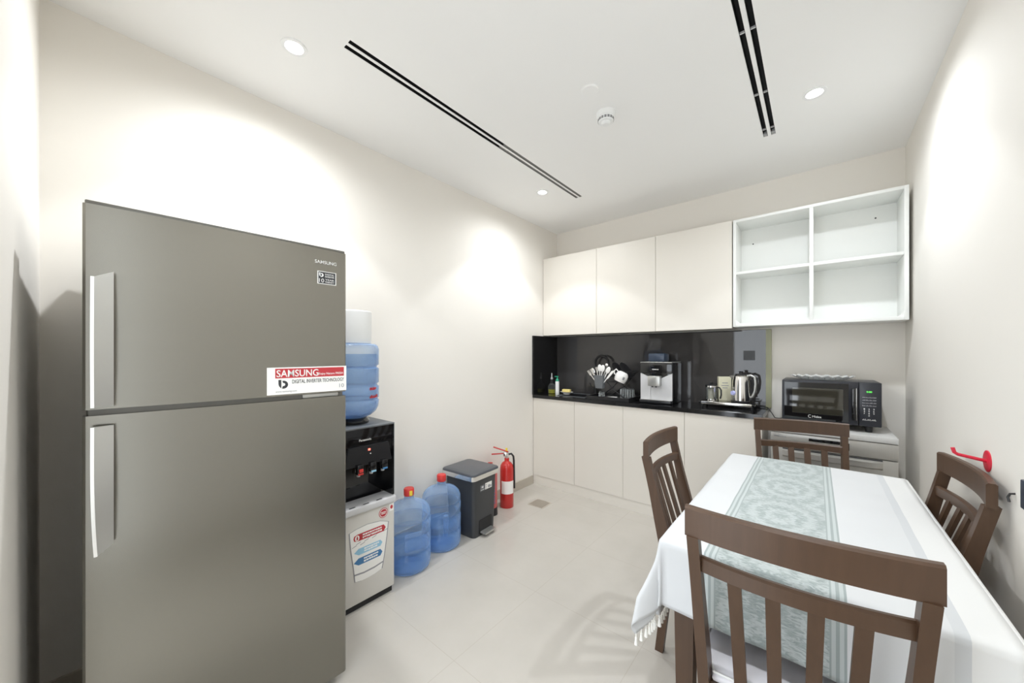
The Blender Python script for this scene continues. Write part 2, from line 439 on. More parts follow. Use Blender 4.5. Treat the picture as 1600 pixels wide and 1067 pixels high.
LLAB = ['recessed round downlight in the ceiling above the steel fridge', 'recessed round downlight in the ceiling far corner beside the left wall',
        'recessed round downlight in the ceiling beside the right wall', 'recessed round downlight in the ceiling over the near end of the table']
for (x, y, c, e, e2), lab in zip(LAMPS, LLAB):
    t = thing('ceiling_downlight', lab, 'ceiling light', (x, y, ZC), 0, 'recessed ceiling downlights')
    MB().lathe([(.0335, .03), (.035, .0), (.036, -.004), (.050, -.004), (.051, 0), (.051, .0005), (.037, .0005)], seg=40).build('trim_ring', 'white', t)
    MB().lathe([(.0, .026), (.032, .026), (.033, .03), (.0, .031)], seg=32).build('lens', 'lamp', t)
    for nm, en, size, bl in (('beam', e, 100, .22), ('spill', e2, 170, .9)):
        ld = bpy.data.lights.new(nm, 'SPOT'); ld.energy = en; ld.color = c; ld.spot_size = math.radians(size); ld.spot_blend = bl; ld.shadow_soft_size = .028
        lo = bpy.data.objects.new(nm, ld); COL.objects.link(lo); lo.parent = t; lo.location = (0, 0, -.012)

t = thing('smoke_detector', 'white domed smoke detector with dark grille slots on the ceiling', 'smoke detector', (-.905, 1.895, ZC))
MB().lathe([(0, 0), (.052, 0), (.052, -.012), (.050, -.022), (.046, -.026), (0, -.026)]).build('base', 'white', t)
MB().lathe([(0, -.024), (.044, -.024), (.042, -.046), (.038, -.052), (.0, -.052)]).build('housing', 'white', t)
q = MB()
for k in range(16):
    a = 2 * PI * k / 16
    for zz in (-.036, -.043):
        q.box(-.006, .006, .0405, .0435, zz - .002, zz + .002, mtx=Matrix.Rotation(a, 4, 'Z'))
q.build('grille', 'ink', t, False)
MB().lathe([(0, -.05), (.026, -.05), (.026, -.058), (.018, -.066), (0, -.067)]).build('sensor_cap', 'white', t)
tag(MB().lathe([(0, 0), (.045, 0), (.045, -.006), (.042, -.009), (0, -.009)], (-.889, 1.676, ZC)).build('ceiling_cover_plate', 'ceil'),
    'flat round white cover plate on the ceiling in front of the smoke detector', 'cover plate')

# ------------------------------------------------------------------ refrigerator  (local: front looks to -y)
t = thing('refrigerator', 'tall brushed-steel two-door refrigerator against the left wall', 'refrigerator', (-1.491, .347, 0), math.radians(86.9))
FW, HW = .70, .35
MB().box(-HW + .004, HW - .004, .062, .68, .03, 1.735, .006).build('cabinet_body', 'steel_dark', t)
for sx in (-.3, .3):
    for yy in (.12, .6): MB().cyl((sx, yy, 0), (sx, yy, .032), .02).build('foot', 'black', t)
def door(z0, z1, nm):
    # gently bowed door skin with rounded vertical edges
    n = 16; secs = []
    out = []
    for i in range(n + 1):
        x = -HW + .006 + (FW - .012) * i / n
        out.append((x, -.008 * (1 - (x / HW) ** 2) + .006))
    out = [(-HW, .012)] + out + [(HW, .012)]
    outline = out + [(HW, .058), (-HW, .058)]
    d = MB().slab(outline, z0, z1); bm = d.bm
    return d.build(nm, 'steel', t, ang=20)
fd = door(1.187, 1.751, 'freezer_door'); rd = door(.04, 1.170, 'fridge_door')
MB().box(-HW + .01, HW - .01, .02, .058, 1.168, 1.189).build('door_gasket', 'steel_dark', t, False)
MB().box(-HW + .004, HW - .004, .01, .10, 1.7515, 1.762, .003).build('hinge_cover', 'steel_dark', t)
MB().box(HW - .16, HW - .03, .012, .05, 1.171, 1.186, .002).build('hinge', 'satin', t)
def bow(x): return -.008 * (1 - (x / HW) ** 2) + .006
def fr_handle(z0, z1, par, flare_top):
    """flat wide pull handle: bright outer edge, satin face, curved away from the door"""
    xl, xr = -HW + .016, -HW + .058
    n = 14; A = []; B = []
    for i in range(n + 1):
        f = i / n; z = z0 + (z1 - z0) * f
        g = math.sin(PI * min(1, max(0, f)))
        yo = -.028 - .012 * g
        sk = .018 * ((1 - f) if not flare_top else -f) * 0
        xo = xl + (.006 * (1 - f) ** 3 if not flare_top else .0)
        zr = z + (.020 * f ** 3 if flare_top else .020 * (1 - f) ** 3)
        B.append([(xo + .006, yo, z), (xr, yo + .010, zr), (xr, yo + .022, zr), (xo + .006, yo + .016, z)])
        A.append([(xo, yo - .003, z), (xo + .007, yo - .003, z), (xo + .007, yo + .016, z), (xo, yo + .016, z)])
    h = MB().loft(B).build('handle', 'satin', par, ang=25)
    MB().loft(A).build('edge_strip', 'chrome', h, ang=25)
    for zz in (z0 + .05, z1 - .05): MB().box(xr - .03, xr - .004, -.022, .004, zz - .02, zz + .02, .003).build('mount', 'satin', h)
fr_handle(1.195, 1.548, fd, True)
fr_handle(.795, 1.143, rd, False)
fx = lambda a: a - HW
text('SAMSUNG', fx(.579), 1.693, .013, bow(.222), 'white_ink', 'brand_lettering', fd, w=.080, off=.008)
# small black energy plate
pl = MB().plate([(fx(.588), 1.614), (fx(.658), 1.614), (fx(.658), 1.664), (fx(.588), 1.664)], bow(.234) - .0008, bow(.31) + .001).build('technology_plate', 'sticker', fd, False)
yy = bow(.234) - .0008
MB().plate([(fx(.5915), 1.6165), (fx(.6545), 1.6165), (fx(.6545), 1.6615), (fx(.5915), 1.6615)], yy - .0005, yy + .0001).build('plate_field', 'ink', pl, False)
def b_mark(x, z, h, y, m, par):
    """the bar-and-bowl emblem"""
    q = MB()
    q.plate([(x, z + h), (x + .28 * h, z + h), (x + .28 * h, z + .02 * h), (x + .06 * h, z + .3 * h), (x, z + .55 * h)], y - .0005, y)
    outer = ell(x + .5 * h, z + .45 * h, .45 * h, .45 * h, 20, -110, 105); inner = ell(x + .5 * h, z + .47 * h, .17 * h, .17 * h, 20, -110, 105)
    for i in range(20): q.plate([outer[i], outer[i + 1], inner[i + 1], inner[i]], y - .0005, y)
    return q.build('emblem', m, par, False)
b_mark(fx(.594), 1.641, .017, yy - .0006, 'white_ink', pl)
text('10', fx(.594), 1.620, .015, yy - .0006, 'white_ink', 'lettering', pl, w=.018)
for zz, s_ in ((1.650, 'DIGITAL'), (1.641, 'INVERTER'), (1.629, 'YEAR'), (1.620, 'WARRANTY')):
    text(s_, fx(.616), zz, .006, yy - .0006, 'white_ink', 'lettering', pl, w=.034, off=.01)
# banner sticker
x0, x1 = fx(.421), fx(.696)
yb = lambda x: bow(x) - .0015
bs = MB().plate([(x0, 1.193), (x1, 1.193), (x1, 1.292), (x0, 1.291)], yb(x0) - .001, .006).build('banner_sticker', 'sticker', fd, False)
yy = yb(x0) - .001
MB().plate([(fx(.446), 1.252), (fx(.686), 1.252), (fx(.686), 1.2875), (fx(.446), 1.2865)], yy - .0005, yy + .0002).build('red_band', 'red', bs, False)
text('SAMSUNG', fx(.450), 1.256, .026, yy - .0006, 'white_ink', 'lettering', bs, w=.140, off=.012)
text('Enjoy Nature FRESH', fx(.592), 1.257, .011, yy - .0006, 'white_ink', 'lettering', bs, w=.090, off=.0)
text('DIGITAL INVERTER TECHNOLOGY', fx(.500), 1.231, .014, yy - .0002, 'ink', 'lettering', bs, w=.186, off=.004)
b_mark(fx(.456), 1.214, .032, yy - .0002, 'ink', bs)
text('10', fx(.668), 1.206, .015, yy - .0002, 'grey_ink', 'lettering', bs, w=.018)
text('www.samsung.com', fx(.447), 1.199, .006, yy - .0002, 'grey_ink', 'lettering', bs, w=.068)

# ------------------------------------------------------------------ water dispenser
t = thing('water_dispenser', 'black and silver floor-standing water dispenser beside the fridge', 'water dispenser', (-1.83, .977, 0), PI / 2)
HWD = .159
MB().box(-HWD + .008, HWD - .008, .012, .33, 0, .034).build('plinth', 'black_matt', t, False)
body = MB().box(-HWD, HWD, 0, .335, .034, .506, .004).build('lower_cabinet', 'beige', t)
MB().box(-HWD - .003, HWD + .003, -.018, .10, .508, .545, .008, 3).build('drip_tray', 'lightgrey', t)
for xx in (-.085, -.01, .065): MB().box(xx - .016, xx + .016, -.008, .002, .5445, .5458).build('drip_slot', 'ink', t, False)
up = MB().box(-HWD, HWD, .11, .335, .5, .945, .003).build('upper_cabinet', 'black_gloss', t)
for sx in (-1, 1):
    MB().box(min(sx * HWD, sx * (HWD + .003)), max(sx * HWD, sx * (HWD + .003)), .0, .335, .546, .944).build('side_panel', 'lightgrey', t, False)
    MB().box(min(sx * (HWD - .010), sx * HWD), max(sx * (HWD - .010), sx * HWD), .001, .115, .546, .943).build('niche_side', 'black_gloss', t, False)
MB().box(-HWD - .003, HWD + .003, .0, .335, .944, .953, .003).build('top_panel', 'greycup', t)
# glossy nose panel, curved in towards the bottom
secs = []
for i in range(13):
    f = i / 12; z = .74 + .204 * f
    y = .004 + .03 * (1 - f) ** 3
    secs.append([(-HWD + .002, y, z), (HWD - .002, y, z), (HWD - .002, .12, z), (-HWD + .002, .12, z)])
nose = MB().loft(secs).build('front_panel', 'black_gloss', t, ang=50)
secs = []
for i in range(9):
    f = i / 8; z = .752 + .10 * f
    secs.append([(-.125 + .02 * f, -.006, z), (.14 - .02 * f, -.006, z), (.14 - .02 * f, .03, z), (-.125 + .02 * f, .03, z)])
MB().loft(secs).build('tap_housing', 'black', t, ang=40)
text('Panasonic', -.045, .878, .012, .004, 'white_ink', 'brand_lettering', nose, w=.068, off=.02)
for xx, cm, hot in ((-.053, 'cap_red', True), (.018, 'lblue', False), (.085, 'dblue', False)):
    tp = MB().box(xx - .017, xx + .017, -.030, .0, .715, .765, .004).build('tap', 'black_gloss', t)
    MB().box(xx - .014, xx + .014, -.034, -.020, .713, .722, .002).build('tap_label', cm, tp)
    if hot: MB().box(xx - .010, xx + .012, -.036, -.029, .727, .744, .002).build('safety_catch', 'cap_red', tp)
    MB().cyl((xx, -.004, .700), (xx, -.004, .716), .009).build('nozzle', 'lightgrey', tp)
MB().box(.0, .012, -.009, -.005, .826, .836, .001).build('indicator_light', 'redled', t)
MB().box(.010, .016, -.009, -.005, .806, .811, .001).build('indicator_light', 'white_ink', t)
MB().cyl((-.083, .112, .698), (-.083, .108, .698), .016).build('round_sticker', 'white_ink', t)
MB().lathe([(.055, .953), (.085, .953), (.088, .965), (.075, .985), (.060, .985), (.055, .97)], (0, .165, 0)).build('bottle_collar', 'black_gloss', t)
# stickers on the lower cabinet
st = MB().plate(ell(.092, .462, .027, .027, 28), -.0012, .0005).build('seal_sticker', 'red', body, False)
q = MB(); o_, i_ = ell(.092, .462, .0235, .0235, 28), ell(.092, .462, .0205, .0205, 28)
for i in range(28): q.plate([o_[i], o_[(i + 1) % 28], i_[(i + 1) % 28], i_[i]], -.0018, -.001)
for zz, ww in ((.466, .015), (.458, .013)): q.box(.092 - ww, .092 + ww, -.0018, -.001, zz - .002, zz + .002)
q.build('seal_print', 'sticker', st, False)
st = MB().box(.128, .154, -.0012, .0005, .458, .497).build('small_sticker', 'sticker', body, False)
MB().plate(ell(.141, .480, .008, .011, 16), -.0018, -.001).build('sticker_print', 'red', st, False)
cup = [(-.100, .418), (-.06, .428), (0, .433), (.07, .425), (.122, .405), (.113, .33), (.096, .22), (.083, .160), (.04, .150), (0, .147), (-.035, .148), (-.070, .155), (-.078, .23), (-.092, .33)]
st = MB().plate(cup, -.0012, .0005).build('drinking_glass_decal', 'sticker', body, False)
q = MB()
for seq in (cup[4:8], cup[10:] + [cup[0]]):
    for a, b_ in zip(seq, seq[1:]): q.plate([(a[0] - .0025, a[1]), (a[0] + .0025, a[1]), (b_[0] + .0025, b_[1]), (b_[0] - .0025, b_[1])], -.0018, -.001)
for a, b_ in zip(cup[:4], cup[1:5]): q.plate([(a[0], a[1] - .001), (a[0], a[1] + .001), (b_[0], b_[1] + .001), (b_[0], b_[1] - .001)], -.0018, -.001)
q.plate([(-.076, .196), (-.02, .189), (.04, .191), (.091, .199), (.091, .192), (.04, .183), (-.02, .181), (-.076, .188)], -.0018, -.001)
for k in range(9):
    x = -.085 + .022 * k; z = .335 + .008 * math.sin(k * 2.1) + .004 * k
    q.plate([(x, z), (x + .024, z + .006), (x + .024, z + .009), (x, z + .003)], -.0018, -.001)
q.build('decal_lines', 'grey_ink', st, False)
def ribbon(z, m, arrow, x0=-.078, x1=.105, h=.036):
    pts = [(x0 + h * .6, z), (x1 - .012, z), (x1, z + h * .5), (x1 - .012, z + h), (x0 + h * .6, z + h)]
    pts += [(x0 - .004, z + h * .5)] if arrow else [(x0 + .004, z + h * .85), (x0, z + h * .5), (x0 + .004, z + h * .15)]
    MB().plate(pts, -.0020, -.001).build('decal_ribbon', m, st, False)
    random.seed(int(z * 1000)); g = MB()
    for zz in (z + h * .6, z + h * .22):
        x = x0 + .05
        while x < x1 - .03:
            w_ = random.uniform(.006, .014); g.box(x, x + w_, -.0026, -.0019, zz + random.uniform(-.0015, .0015), zz + .0075); x += w_ + .002
    g.build('ribbon_print', 'sticker', st, False)
ribbon(.362, 'red', False); ribbon(.288, 'lblue', True, -.070, .085, .033); ribbon(.235, 'dblue', True, -.072, .085, .036)
q = MB(); q.plate(ell(-.058, .379, .012, .015, 16), -.0026, -.0019).build('decal_symbol', 'sticker', st, False)
q = MB(); q.box(-.062, -.054, -.003, -.0024, .370, .384).box(-.060, -.056, -.003, -.0024, .384, .390).build('decal_symbol', 'red', st, False)

# ------------------------------------------------------------------ water bottles
JUG = [(0, .004), (.09, .004), (.118, 0), (.130, .012), (.135, .03), (.135, .115), (.124, .123), (.124, .131), (.135, .137), (.135, .215), (.125, .224), (.125, .232), (.135, .238),
       (.135, .300), (.125, .308), (.135, .315), (.132, .350), (.120, .376), (.095, .398), (.060, .412), (.036, .420), (.029, .430), (.028, .456)]
def jug(name, label, loc, level, flip=False, grip='rod'):
    t = thing(name, label, 'water bottle', loc, 0, 'big blue water bottles')
    f = (lambda p: [(r, .456 - z) for r, z in p][::-1]) if flip else (lambda p: p)
    body = MB().lathe(f(JUG), seg=48).build('bottle_body', 'jug', t, ang=60)
    if flip:
        wp = [(max(0, r - .006), z + .004) for r, z in f(JUG) if z <= level]
        wp = [(0, wp[0][1])] + wp + [(wp[-1][0], level), (0, level)]
    else:
        wp = [(max(0, r - .006), z + .006) for r, z in JUG if z < level - .01]
        wp += [(wp[-1][0], level), (0, level)]
    MB().lathe(wp, seg=48).build('water', 'water', t, ang=60)
    return t, body
t, bd = jug('water_bottle', 'blue water bottle with red and yellow cap on the floor nearest the dispenser', (-1.975, 1.330, 0), .15)
MB().lathe([(.030, .446), (.032, .450), (.032, .486), (.029, .491), (0, .491)]).build('cap', 'cap_red', t)
MB().plate(ell(0, 0, 0, 0, 4) if False else [(.004, .452), (.022, .452), (.022, .482), (.004, .482)], -.0335, -.030).xf(Matrix.Rotation(math.radians(55), 4, 'Z')).build('cap_tag', 'yellow', t, False)
MB().box(-.06, .06, -.112, -.085, .14, .245, .012).xf(Matrix.Rotation(math.radians(75), 4, 'Z')).build('hand_grip', 'jug', t)
t, bd = jug('water_bottle', 'blue water bottle with plain red cap on the floor touching the pedal bin', (-2.022, 1.628, 0), .165)
MB().lathe([(.030, .446), (.032, .450), (.032, .486), (.029, .491), (0, .491)]).build('cap', 'cap_red', t)
MB().cyl((.085, -.03, .10), (.085, -.03, .235), .016).build('hand_grip', 'jug', t)
t, bd = jug('water_bottle', 'inverted blue water bottle loaded on top of the dispenser', (-1.992, .980, .940), .40, True)
q = MB(); random.seed(3)
for zz, n0 in ((.205, 7), (.16, 9)):
    for k in range(n0):
        a = math.radians(12 + k * 3.0); x, y = .1365 * math.cos(a), .1365 * math.sin(a)
        q.box(-.0018, .0012, -.003, .0025, zz + random.uniform(-.004, 0), zz + random.uniform(.006, .016), mtx=Matrix.Translation((x, y, 0)) @ Matrix.Rotation(a, 4, 'Z'))
q.build('bottle_print', 'red', bd, False)
tag(MB().lathe([(0, 0), (.088, 0), (.092, .004), (.095, .17), (.093, .178), (.088, .182), (0, .183)], (-1.985, .978, 1.397), 40).build('cylinder_container', 'white'),
    'white cylindrical container standing on top of the inverted water bottle', 'container')

# ------------------------------------------------------------------ pedal bin
t = thing('pedal_bin', 'charcoal pedal bin with slate lid and steel rim against the left wall', 'bin', (-1.885, 1.935, 0), math.radians(93.5))
def rr_sec(w, d, y0, z, r=.03):
    return [(x, y, z) for x, y in rrect(-w / 2, w / 2, y0, y0 + d, r, 5)]
MB().loft([rr_sec(.235, .27, .012, .0), rr_sec(.238, .272, .010, .02), rr_sec(.265, .30, .000, .435)]).build('bin_body', 'bin', t, ang=50)
MB().loft([rr_sec(.31, .335, -.014, .425), rr_sec(.312, .337, -.015, .43), rr_sec(.312, .337, -.015, .458)]).build('rim', 'chrome', t, ang=50)
MB().loft([rr_sec(.306, .331, -.012, .4575), rr_sec(.306, .331, -.012, .466), rr_sec(.296, .321, -.007, .472), rr_sec(.26, .285, .01, .476)]).build('lid', 'lid', t, ang=25)
MB().plate(rrect(-.065, .075, .012, .118, .008), .0085 - .004, .03).build('pedal_recess', 'black_matt', t, False)
MB().plate(rrect(-.055, .068, .022, .036, .005), -.045, .02).build('pedal', 'satin', t)
lb = MB().box(-.005, .070, .0002, .01, .330, .376).build('label', 'sticker', t, False)
MB().box(.026, .050, -.0006, .001, .336, .356).box(.054, .064, -.0006, .001, .336, .350).box(.002, .010, -.0006, .001, .335, .341).box(.002, .010, -.0006, .001, .348, .354).box(.002, .010, -.0006, .001, .361, .367).build('label_print', 'grey_ink', lb, False)
MB().box(-.060, -.012, .0006, .01, .328, .372).build('label', 'greycup', t, False)
MB().box(-.055, -.016, -.0002, .001, .336, .340).box(-.046, -.026, -.0002, .001, .350, .364).build('label_print', 'lightgrey', t, False)

# ------------------------------------------------------------------ fire extinguishers
t = thing('fire_extinguisher', 'red fire extinguisher with white label and yellow pin on the floor', 'fire extinguisher', (-2.085, 2.405, 0), math.radians(-50))
MB().lathe([(0, .004), (.054, .004), (.057, 0), (.060, .008), (.060, .335), (.055, .362), (.040, .385), (.024, .395), (.021, .40), (.021, .425), (0, .425)]).build('cylinder', 'ext', t)
q = MB()
for i in range(12):
    a0, a1 = math.radians(-48 + 10 * i), math.radians(-38 + 10 * i)
    q.slab([(.0606 * math.cos(a0), .0606 * math.sin(a0)), (.0606 * math.cos(a1), .0606 * math.sin(a1)), (.0598 * math.cos(a1), .0598 * math.sin(a1)), (.0598 * math.cos(a0), .0598 * math.sin(a0))], .125, .235)
q.build('label', 'sticker', t)
MB().cyl((0, 0, .42), (0, 0, .455), .015).box(-.014, .014, -.03, .018, .44, .475, .004).build('valve', 'chrome', t)
q = MB(); q.box(-.011, .011, -.125, .015, -.004, .004, .002, mtx=Matrix.Translation((0, 0, .482)) @ Matrix.Rotation(math.radians(-18), 4, 'X'))
q.build('squeeze_lever', 'ext', t)
q = MB(); q.box(-.011, .011, -.135, .015, -.004, .004, .002, mtx=Matrix.Translation((0, 0, .466)) @ Matrix.Rotation(math.radians(4), 4, 'X'))
q.build('carry_handle', 'ext', t)
MB().box(-.006, .006, -.012, .006, .484, .512, .003).build('safety_pin', 'yellow', t)
MB().tube([(0, .012, .455), (.002, .04, .462), (.004, .058, .44), (.004, .062, .40), (.004, .064, .30), (.004, .066, .16)], .009, 10).build('hose', 'black', t)
t = thing('fire_extinguisher', 'pale red fire extinguisher with dark foot ring half hidden behind the pedal bin', 'fire extinguisher', (-2.085, 2.205, 0))
MB().lathe([(0, .05), (.048, .05), (.050, .055), (.050, .34), (.045, .36), (.028, .378), (.018, .383), (.018, .40), (0, .40)]).build('cylinder', 'pinkred', t)
MB().lathe([(0, 0), (.055, 0), (.053, .06), (.049, .062), (0, .062)]).build('foot_ring', 'black', t)
MB().cyl((0, 0, .395), (0, 0, .425), .013).build('valve', 'chrome', t)
MB().tube([(0, .012, .422), (0, -.03, .432), (0, -.075, .425), (0, -.115, .408)], .007, 8).build('carry_handle', 'ext', t)
q = MB(); random.seed(5)
for k in range(9): q.box(.0496, .0508, -.002, .004, .10 + k * .024, .116 + k * .024, mtx=Matrix.Rotation(math.radians(-12), 4, 'Z'))
q.build('print', 'dblue', t, False)

# ------------------------------------------------------------------ floor drain
t = thing('floor_drain', 'square metal floor drain cover in the tiles by the cabinets', 'drain', (-1.893, 2.632, 0), math.radians(2))
MB().box(-.078, .078, -.078, .078, 0, .002).build('drain_frame', 'base', t, False)
MB().box(-.070, .070, -.070, .070, .0015, .0035, .001).build('drain_cover', mat('drain_metal', (.36, .32, .27), .4, metal=.3), t, False)

# ------------------------------------------------------------------ kitchen units
CT, CF = .92, 3.0                                   # worktop top, worktop front edge
bx = [XL + .004, -1.76, -1.28, -.783, -.284]
blab = ['cream base cabinet in the corner by the left wall', 'cream base cabinet second from the left wall', 'cream base cabinet below the coffee machine, behind the left dining chair', 'cream base cabinet beside the dishwasher']
for a, b_, lab in zip(bx, bx[1:], blab):
    t = thing('base_cabinet', lab, 'cabinet', ((a + b_) / 2, CF + .01, 0), 0, 'cream base cabinets')
    h = (b_ - a) / 2
    q = MB(); q.box(-h + .001, -h + .018, .02, .44, .09, .885).box(h - .018, h - .001, .02, .44, .09, .885).box(-h + .018, h - .018, .02, .44, .09, .108).box(-h + .018, h - .018, .425, .44, .108, .885)
    q.build('carcass', 'cream_edge', t, False)
    MB().box(-h + .0012, h - .0012, 0, .019, .092, .886, .001, 1).build('door', 'cream', t, False)
    MB().box(-h, h, .004, .02, 0, .09).build('plinth', 'cream', t, False)
SX0, SX1, SY0, SY1 = -1.99, -1.70, 3.10, 3.36        # sink cut-out
wt = MB()
X0, X1 = XL + .002, -.280
wt.box(X0, SX0, CF, YB - .022, CT - .032, CT).box(SX1, X1, CF, YB - .022, CT - .032, CT).box(SX0, SX1, CF, SY0, CT - .032, CT).box(SX0, SX1, SY1, YB - .022, CT - .032, CT)
tag(wt.build('worktop', 'stone', smooth=False), 'long black stone worktop over the cream base cabinets', 'worktop')
t = thing('backsplash', 'dark reflective glass backsplash between worktop and wall cabinets', 'backsplash', ((X0 - .264) / 2, YB, CT))
hw = (-.264 - X0) / 2
MB().box(-hw, hw - .036, -.02, -.002, -.03, .612).build('glass_panel', 'splash', t, False)
MB().box(hw - .036, hw, -.021, -.002, -.0, .612).build('edge_strip', 'olive', t, False)
tag(MB().box(XL + .001, XL + .02, CF - .005, YB - .024, CT + .0005, 1.529).build('stone_cheek', 'stone', smooth=False), 'black stone cheek against the left wall at the end of the worktop', 'stone panel')
t = thing('sink', 'black sink set into the worktop under the black tap', 'sink', ((SX0 + SX1) / 2, (SY0 + SY1) / 2, CT - .15))
hx, hy = (SX1 - SX0) / 2 - .001, (SY1 - SY0) / 2 - .001
MB().box(-hx, hx, -hy, hy, 0, .006).box(-hx, -hx + .006, -hy, hy, .006, .15).box(hx - .006, hx, -hy, hy, .006, .15).box(-hx + .006, hx - .006, -hy, -hy + .006, .006, .15).box(-hx + .006, hx - .006, hy - .006, hy, .006, .15).build('basin', 'black', t, False)
q = MB(); q.box(-hx - .012, hx + .012, -hy - .012, -hy + .004, .1502, .1545, .001).box(-hx - .012, hx + .012, hy - .004, hy + .012, .1502, .1545, .001).box(-hx - .012, -hx + .004, -hy + .004, hy - .004, .1502, .1545).box(hx - .004, hx + .012, -hy + .004, hy - .004, .1502, .1545)
q.build('rim', 'greycup', t, False)
MB().lathe([(0, .0062), (.03, .0062), (.032, .009), (.0, .01)]).build('waste', 'chrome', t)
t = thing('kitchen_tap', 'matt black arched tap at the back of the sink', 'tap', (-1.735, 3.395, CT))
MB().lathe([(0, 0), (.026, 0), (.026, .008), (.018, .014), (.016, .09), (0, .09)]).build('tap_body', 'black_matt', t)
pts = [(0, 0, .08), (0, 0, .31)] + [(.075 - .075 * math.cos(PI * i / 14), -.02 * math.sin(PI * i / 28), .325 + .075 * math.sin(PI * i / 14)) for i in range(15)] + [(.15, -.02, .27)]
MB().tube(pts, .011, 12).build('spout', 'black_matt', t)
MB().tube([(-.012, 0, .06), (-.045, -.01, .085), (-.06, -.012, .12)], .006, 8).build('lever', 'black_matt', t)

# wall cabinets
ux = [XL + .004, -1.621, -1.063, -.490]
ulab = ['cream wall cabinet in the corner beside the left wall', 'cream wall cabinet second from the left wall', 'cream wall cabinet beside the open shelf unit']
UZ0, UZ1, UF = 1.536, 2.358, 3.19
for a, b_, lab in zip(ux, ux[1:], ulab):
    t = thing('wall_cabinet', lab, 'cabinet', ((a + b_) / 2, UF, UZ0), 0, 'cream wall cabinets'); h = (b_ - a) / 2; H = UZ1 - UZ0
    q = MB(); D = YB - UF - .002
    q.box(-h + .001, -h + .017, .02, D, .004, H).box(h - .017, h - .001, .02, D, .004, H).box(-h + .017, h - .017, .02, D, .004, .02).box(-h + .017, h - .017, .02, D, H - .016, H).box(-h + .017, h - .017, D - .006, D, .02, H - .016)
    q.build('carcass', 'cream_edge', t, False)
    MB().box(-h + .0015, h - .0015, 0, .019, 0, H, .001, 1).build('door', 'cream', t, False)
t = thing('open_shelf_unit', 'white open wall shelf unit with four empty compartments', 'shelf unit', (-.028, UF, 1.546))
h, H, D, T = .456, .812, YB - UF - .002, .020
MB().box(-h, -h + T, 0, D, 0, H, .0015).build('side_panel', 'shelfw', t)
MB().box(h - T, h, 0, D, 0, H, .0015).build('side_panel', 'shelfw', t)
MB().box(-h + T, h - T, 0, D, H - T, H, .0015).build('top_panel', 'shelfw', t)
MB().box(-h + T, h - T, 0, D, 0, T + .004, .0015).build('bottom_panel', 'shelfw', t)
dv = .004
MB().box(dv - .011, dv + .011, 0.002, D - .01, T + .004, H - T, .0015).build('divider', 'shelfw', t)
MB().box(-h + T, dv - .011, .004, D - .01, .396, .416, .0015).build('shelf', 'shelfw', t)
MB().box(dv + .011, h - T, .004, D - .01, .396, .416, .0015).build('shelf', 'shelfw', t)
bp = MB().box(-h + T, h - T, D - .009, D - .001, T + .004, H - T).build('back_panel', 'shelfw', t, False)
for px, pz in ((-h + .10, H - .14), (h - .12, H - .10)): MB().cyl((px, D - .009, pz), (px, D - .0105, pz), .005, seg=12).build('screw_hole', 'ink', bp)
for sx, x in ((1, -h + T), (-1, dv - .011), (1, dv + .011), (-1, h - T)):
    MB().plate([(x, T + .004), (x + sx * .026, T + .004), (x, T + .030)], .003, .02).build('corner_bracket', 'shelfw', t, False)

# ------------------------------------------------------------------ dishwasher and what stands on it
t = thing('dishwasher', 'pale steel freestanding dishwasher at the right end of the kitchen run', 'dishwasher', (.064, 3.012, 0))
h = .300
MB().box(-h + .002, h - .002, .03, .43, .10, .818, .003).build('body', 'dwtop', t)
MB().box(-h, h, -.004, .435, .818, .852, .004).build('top', 'dwtop', t)
MB().box(-h + .003, h - .003, .06, .42, 0, .10).build('plinth', 'steel_dark', t, False)
cp = MB().box(-h + .001, h - .001, 0, .03, .722, .814, .002).build('control_panel', 'dw', t)
dr = MB().box(-h + .001, h - .001, 0, .03, .11, .716, .002).build('door', 'dw', t)
text('SAMSUNG', -.283, .785, .010, 0, 'grey_ink', 'brand_lettering', cp, w=.066, off=.02)
MB().box(-.10, .05, -.0015, .001, .778, .797, .0005).build('display', 'black_gloss', cp)
MB().box(.076, .092, -.0015, .001, .748, .792, .0005).build('button', 'black_gloss', cp)
text('8', .080, .765, .012, -.0015, 'white_ink', 'lettering', cp, w=.007)
n = 12; sec = []
for i in range(n + 1):
    f = i / n; x = -.235 + .47 * f; k = math.sin(PI * f) ** .35 if 0 < f < 1 else 0
    sec.append([(x, .001, .655), (x, -.004 - .026 * k, .668), (x, -.004 - .03 * k, .70), (x, .001, .708)])
MB().loft(sec).build('handle', 'dw', dr, ang=30)
MB().box(-.235, .235, -.001, .001, .7085, .7155).build('handle_groove', 'ink', dr, False)

t = thing('microwave_oven', 'black microwave oven with green digits on top of the dishwasher', 'microwave', (.063, 3.115, .852))
h = .2425
MB().box(-h, h, .012, .318, .038, .312, .008).build('case', 'micro', t)
for sx in (-.19, .19):
    for y_ in (.05, .27): MB().cyl((sx, y_, 0), (sx, y_, .04), .016, .02).build('foot', 'black', t)
dr = MB().box(-h, .140, 0, .012, .040, .311, .004).build('door', 'micro', t)
MB().box(-h + .012, .095, -.0015, .002, .052, .298, .001).build('window_frame', 'black_gloss', dr, False)
MB().box(-h + .055, .070, -.0025, 0, .092, .262, .001).build('window', 'microglass', dr, False)
hd = MB().box(.108, .128, -.030, -.018, .075, .275, .004).build('handle', 'black_gloss', dr)
MB().box(.1275, .1305, -.0305, -.017, .075, .275, .001).build('edge_strip', 'chrome', hd)
for z_ in (.08, .25): MB().box(.110, .126, -.02, .001, z_, z_ + .02, .002).build('mount', 'black', hd)
text('Midea', -.082, .067, .014, -.0015, 'white_ink', 'brand_lettering', dr, w=.046, off=.0)
q = MB(); o_, i_ = ell(-.094, .0745, .009, .010, 20, 50, 310), ell(-.094, .0745, .0070, .0080, 20, 50, 310)
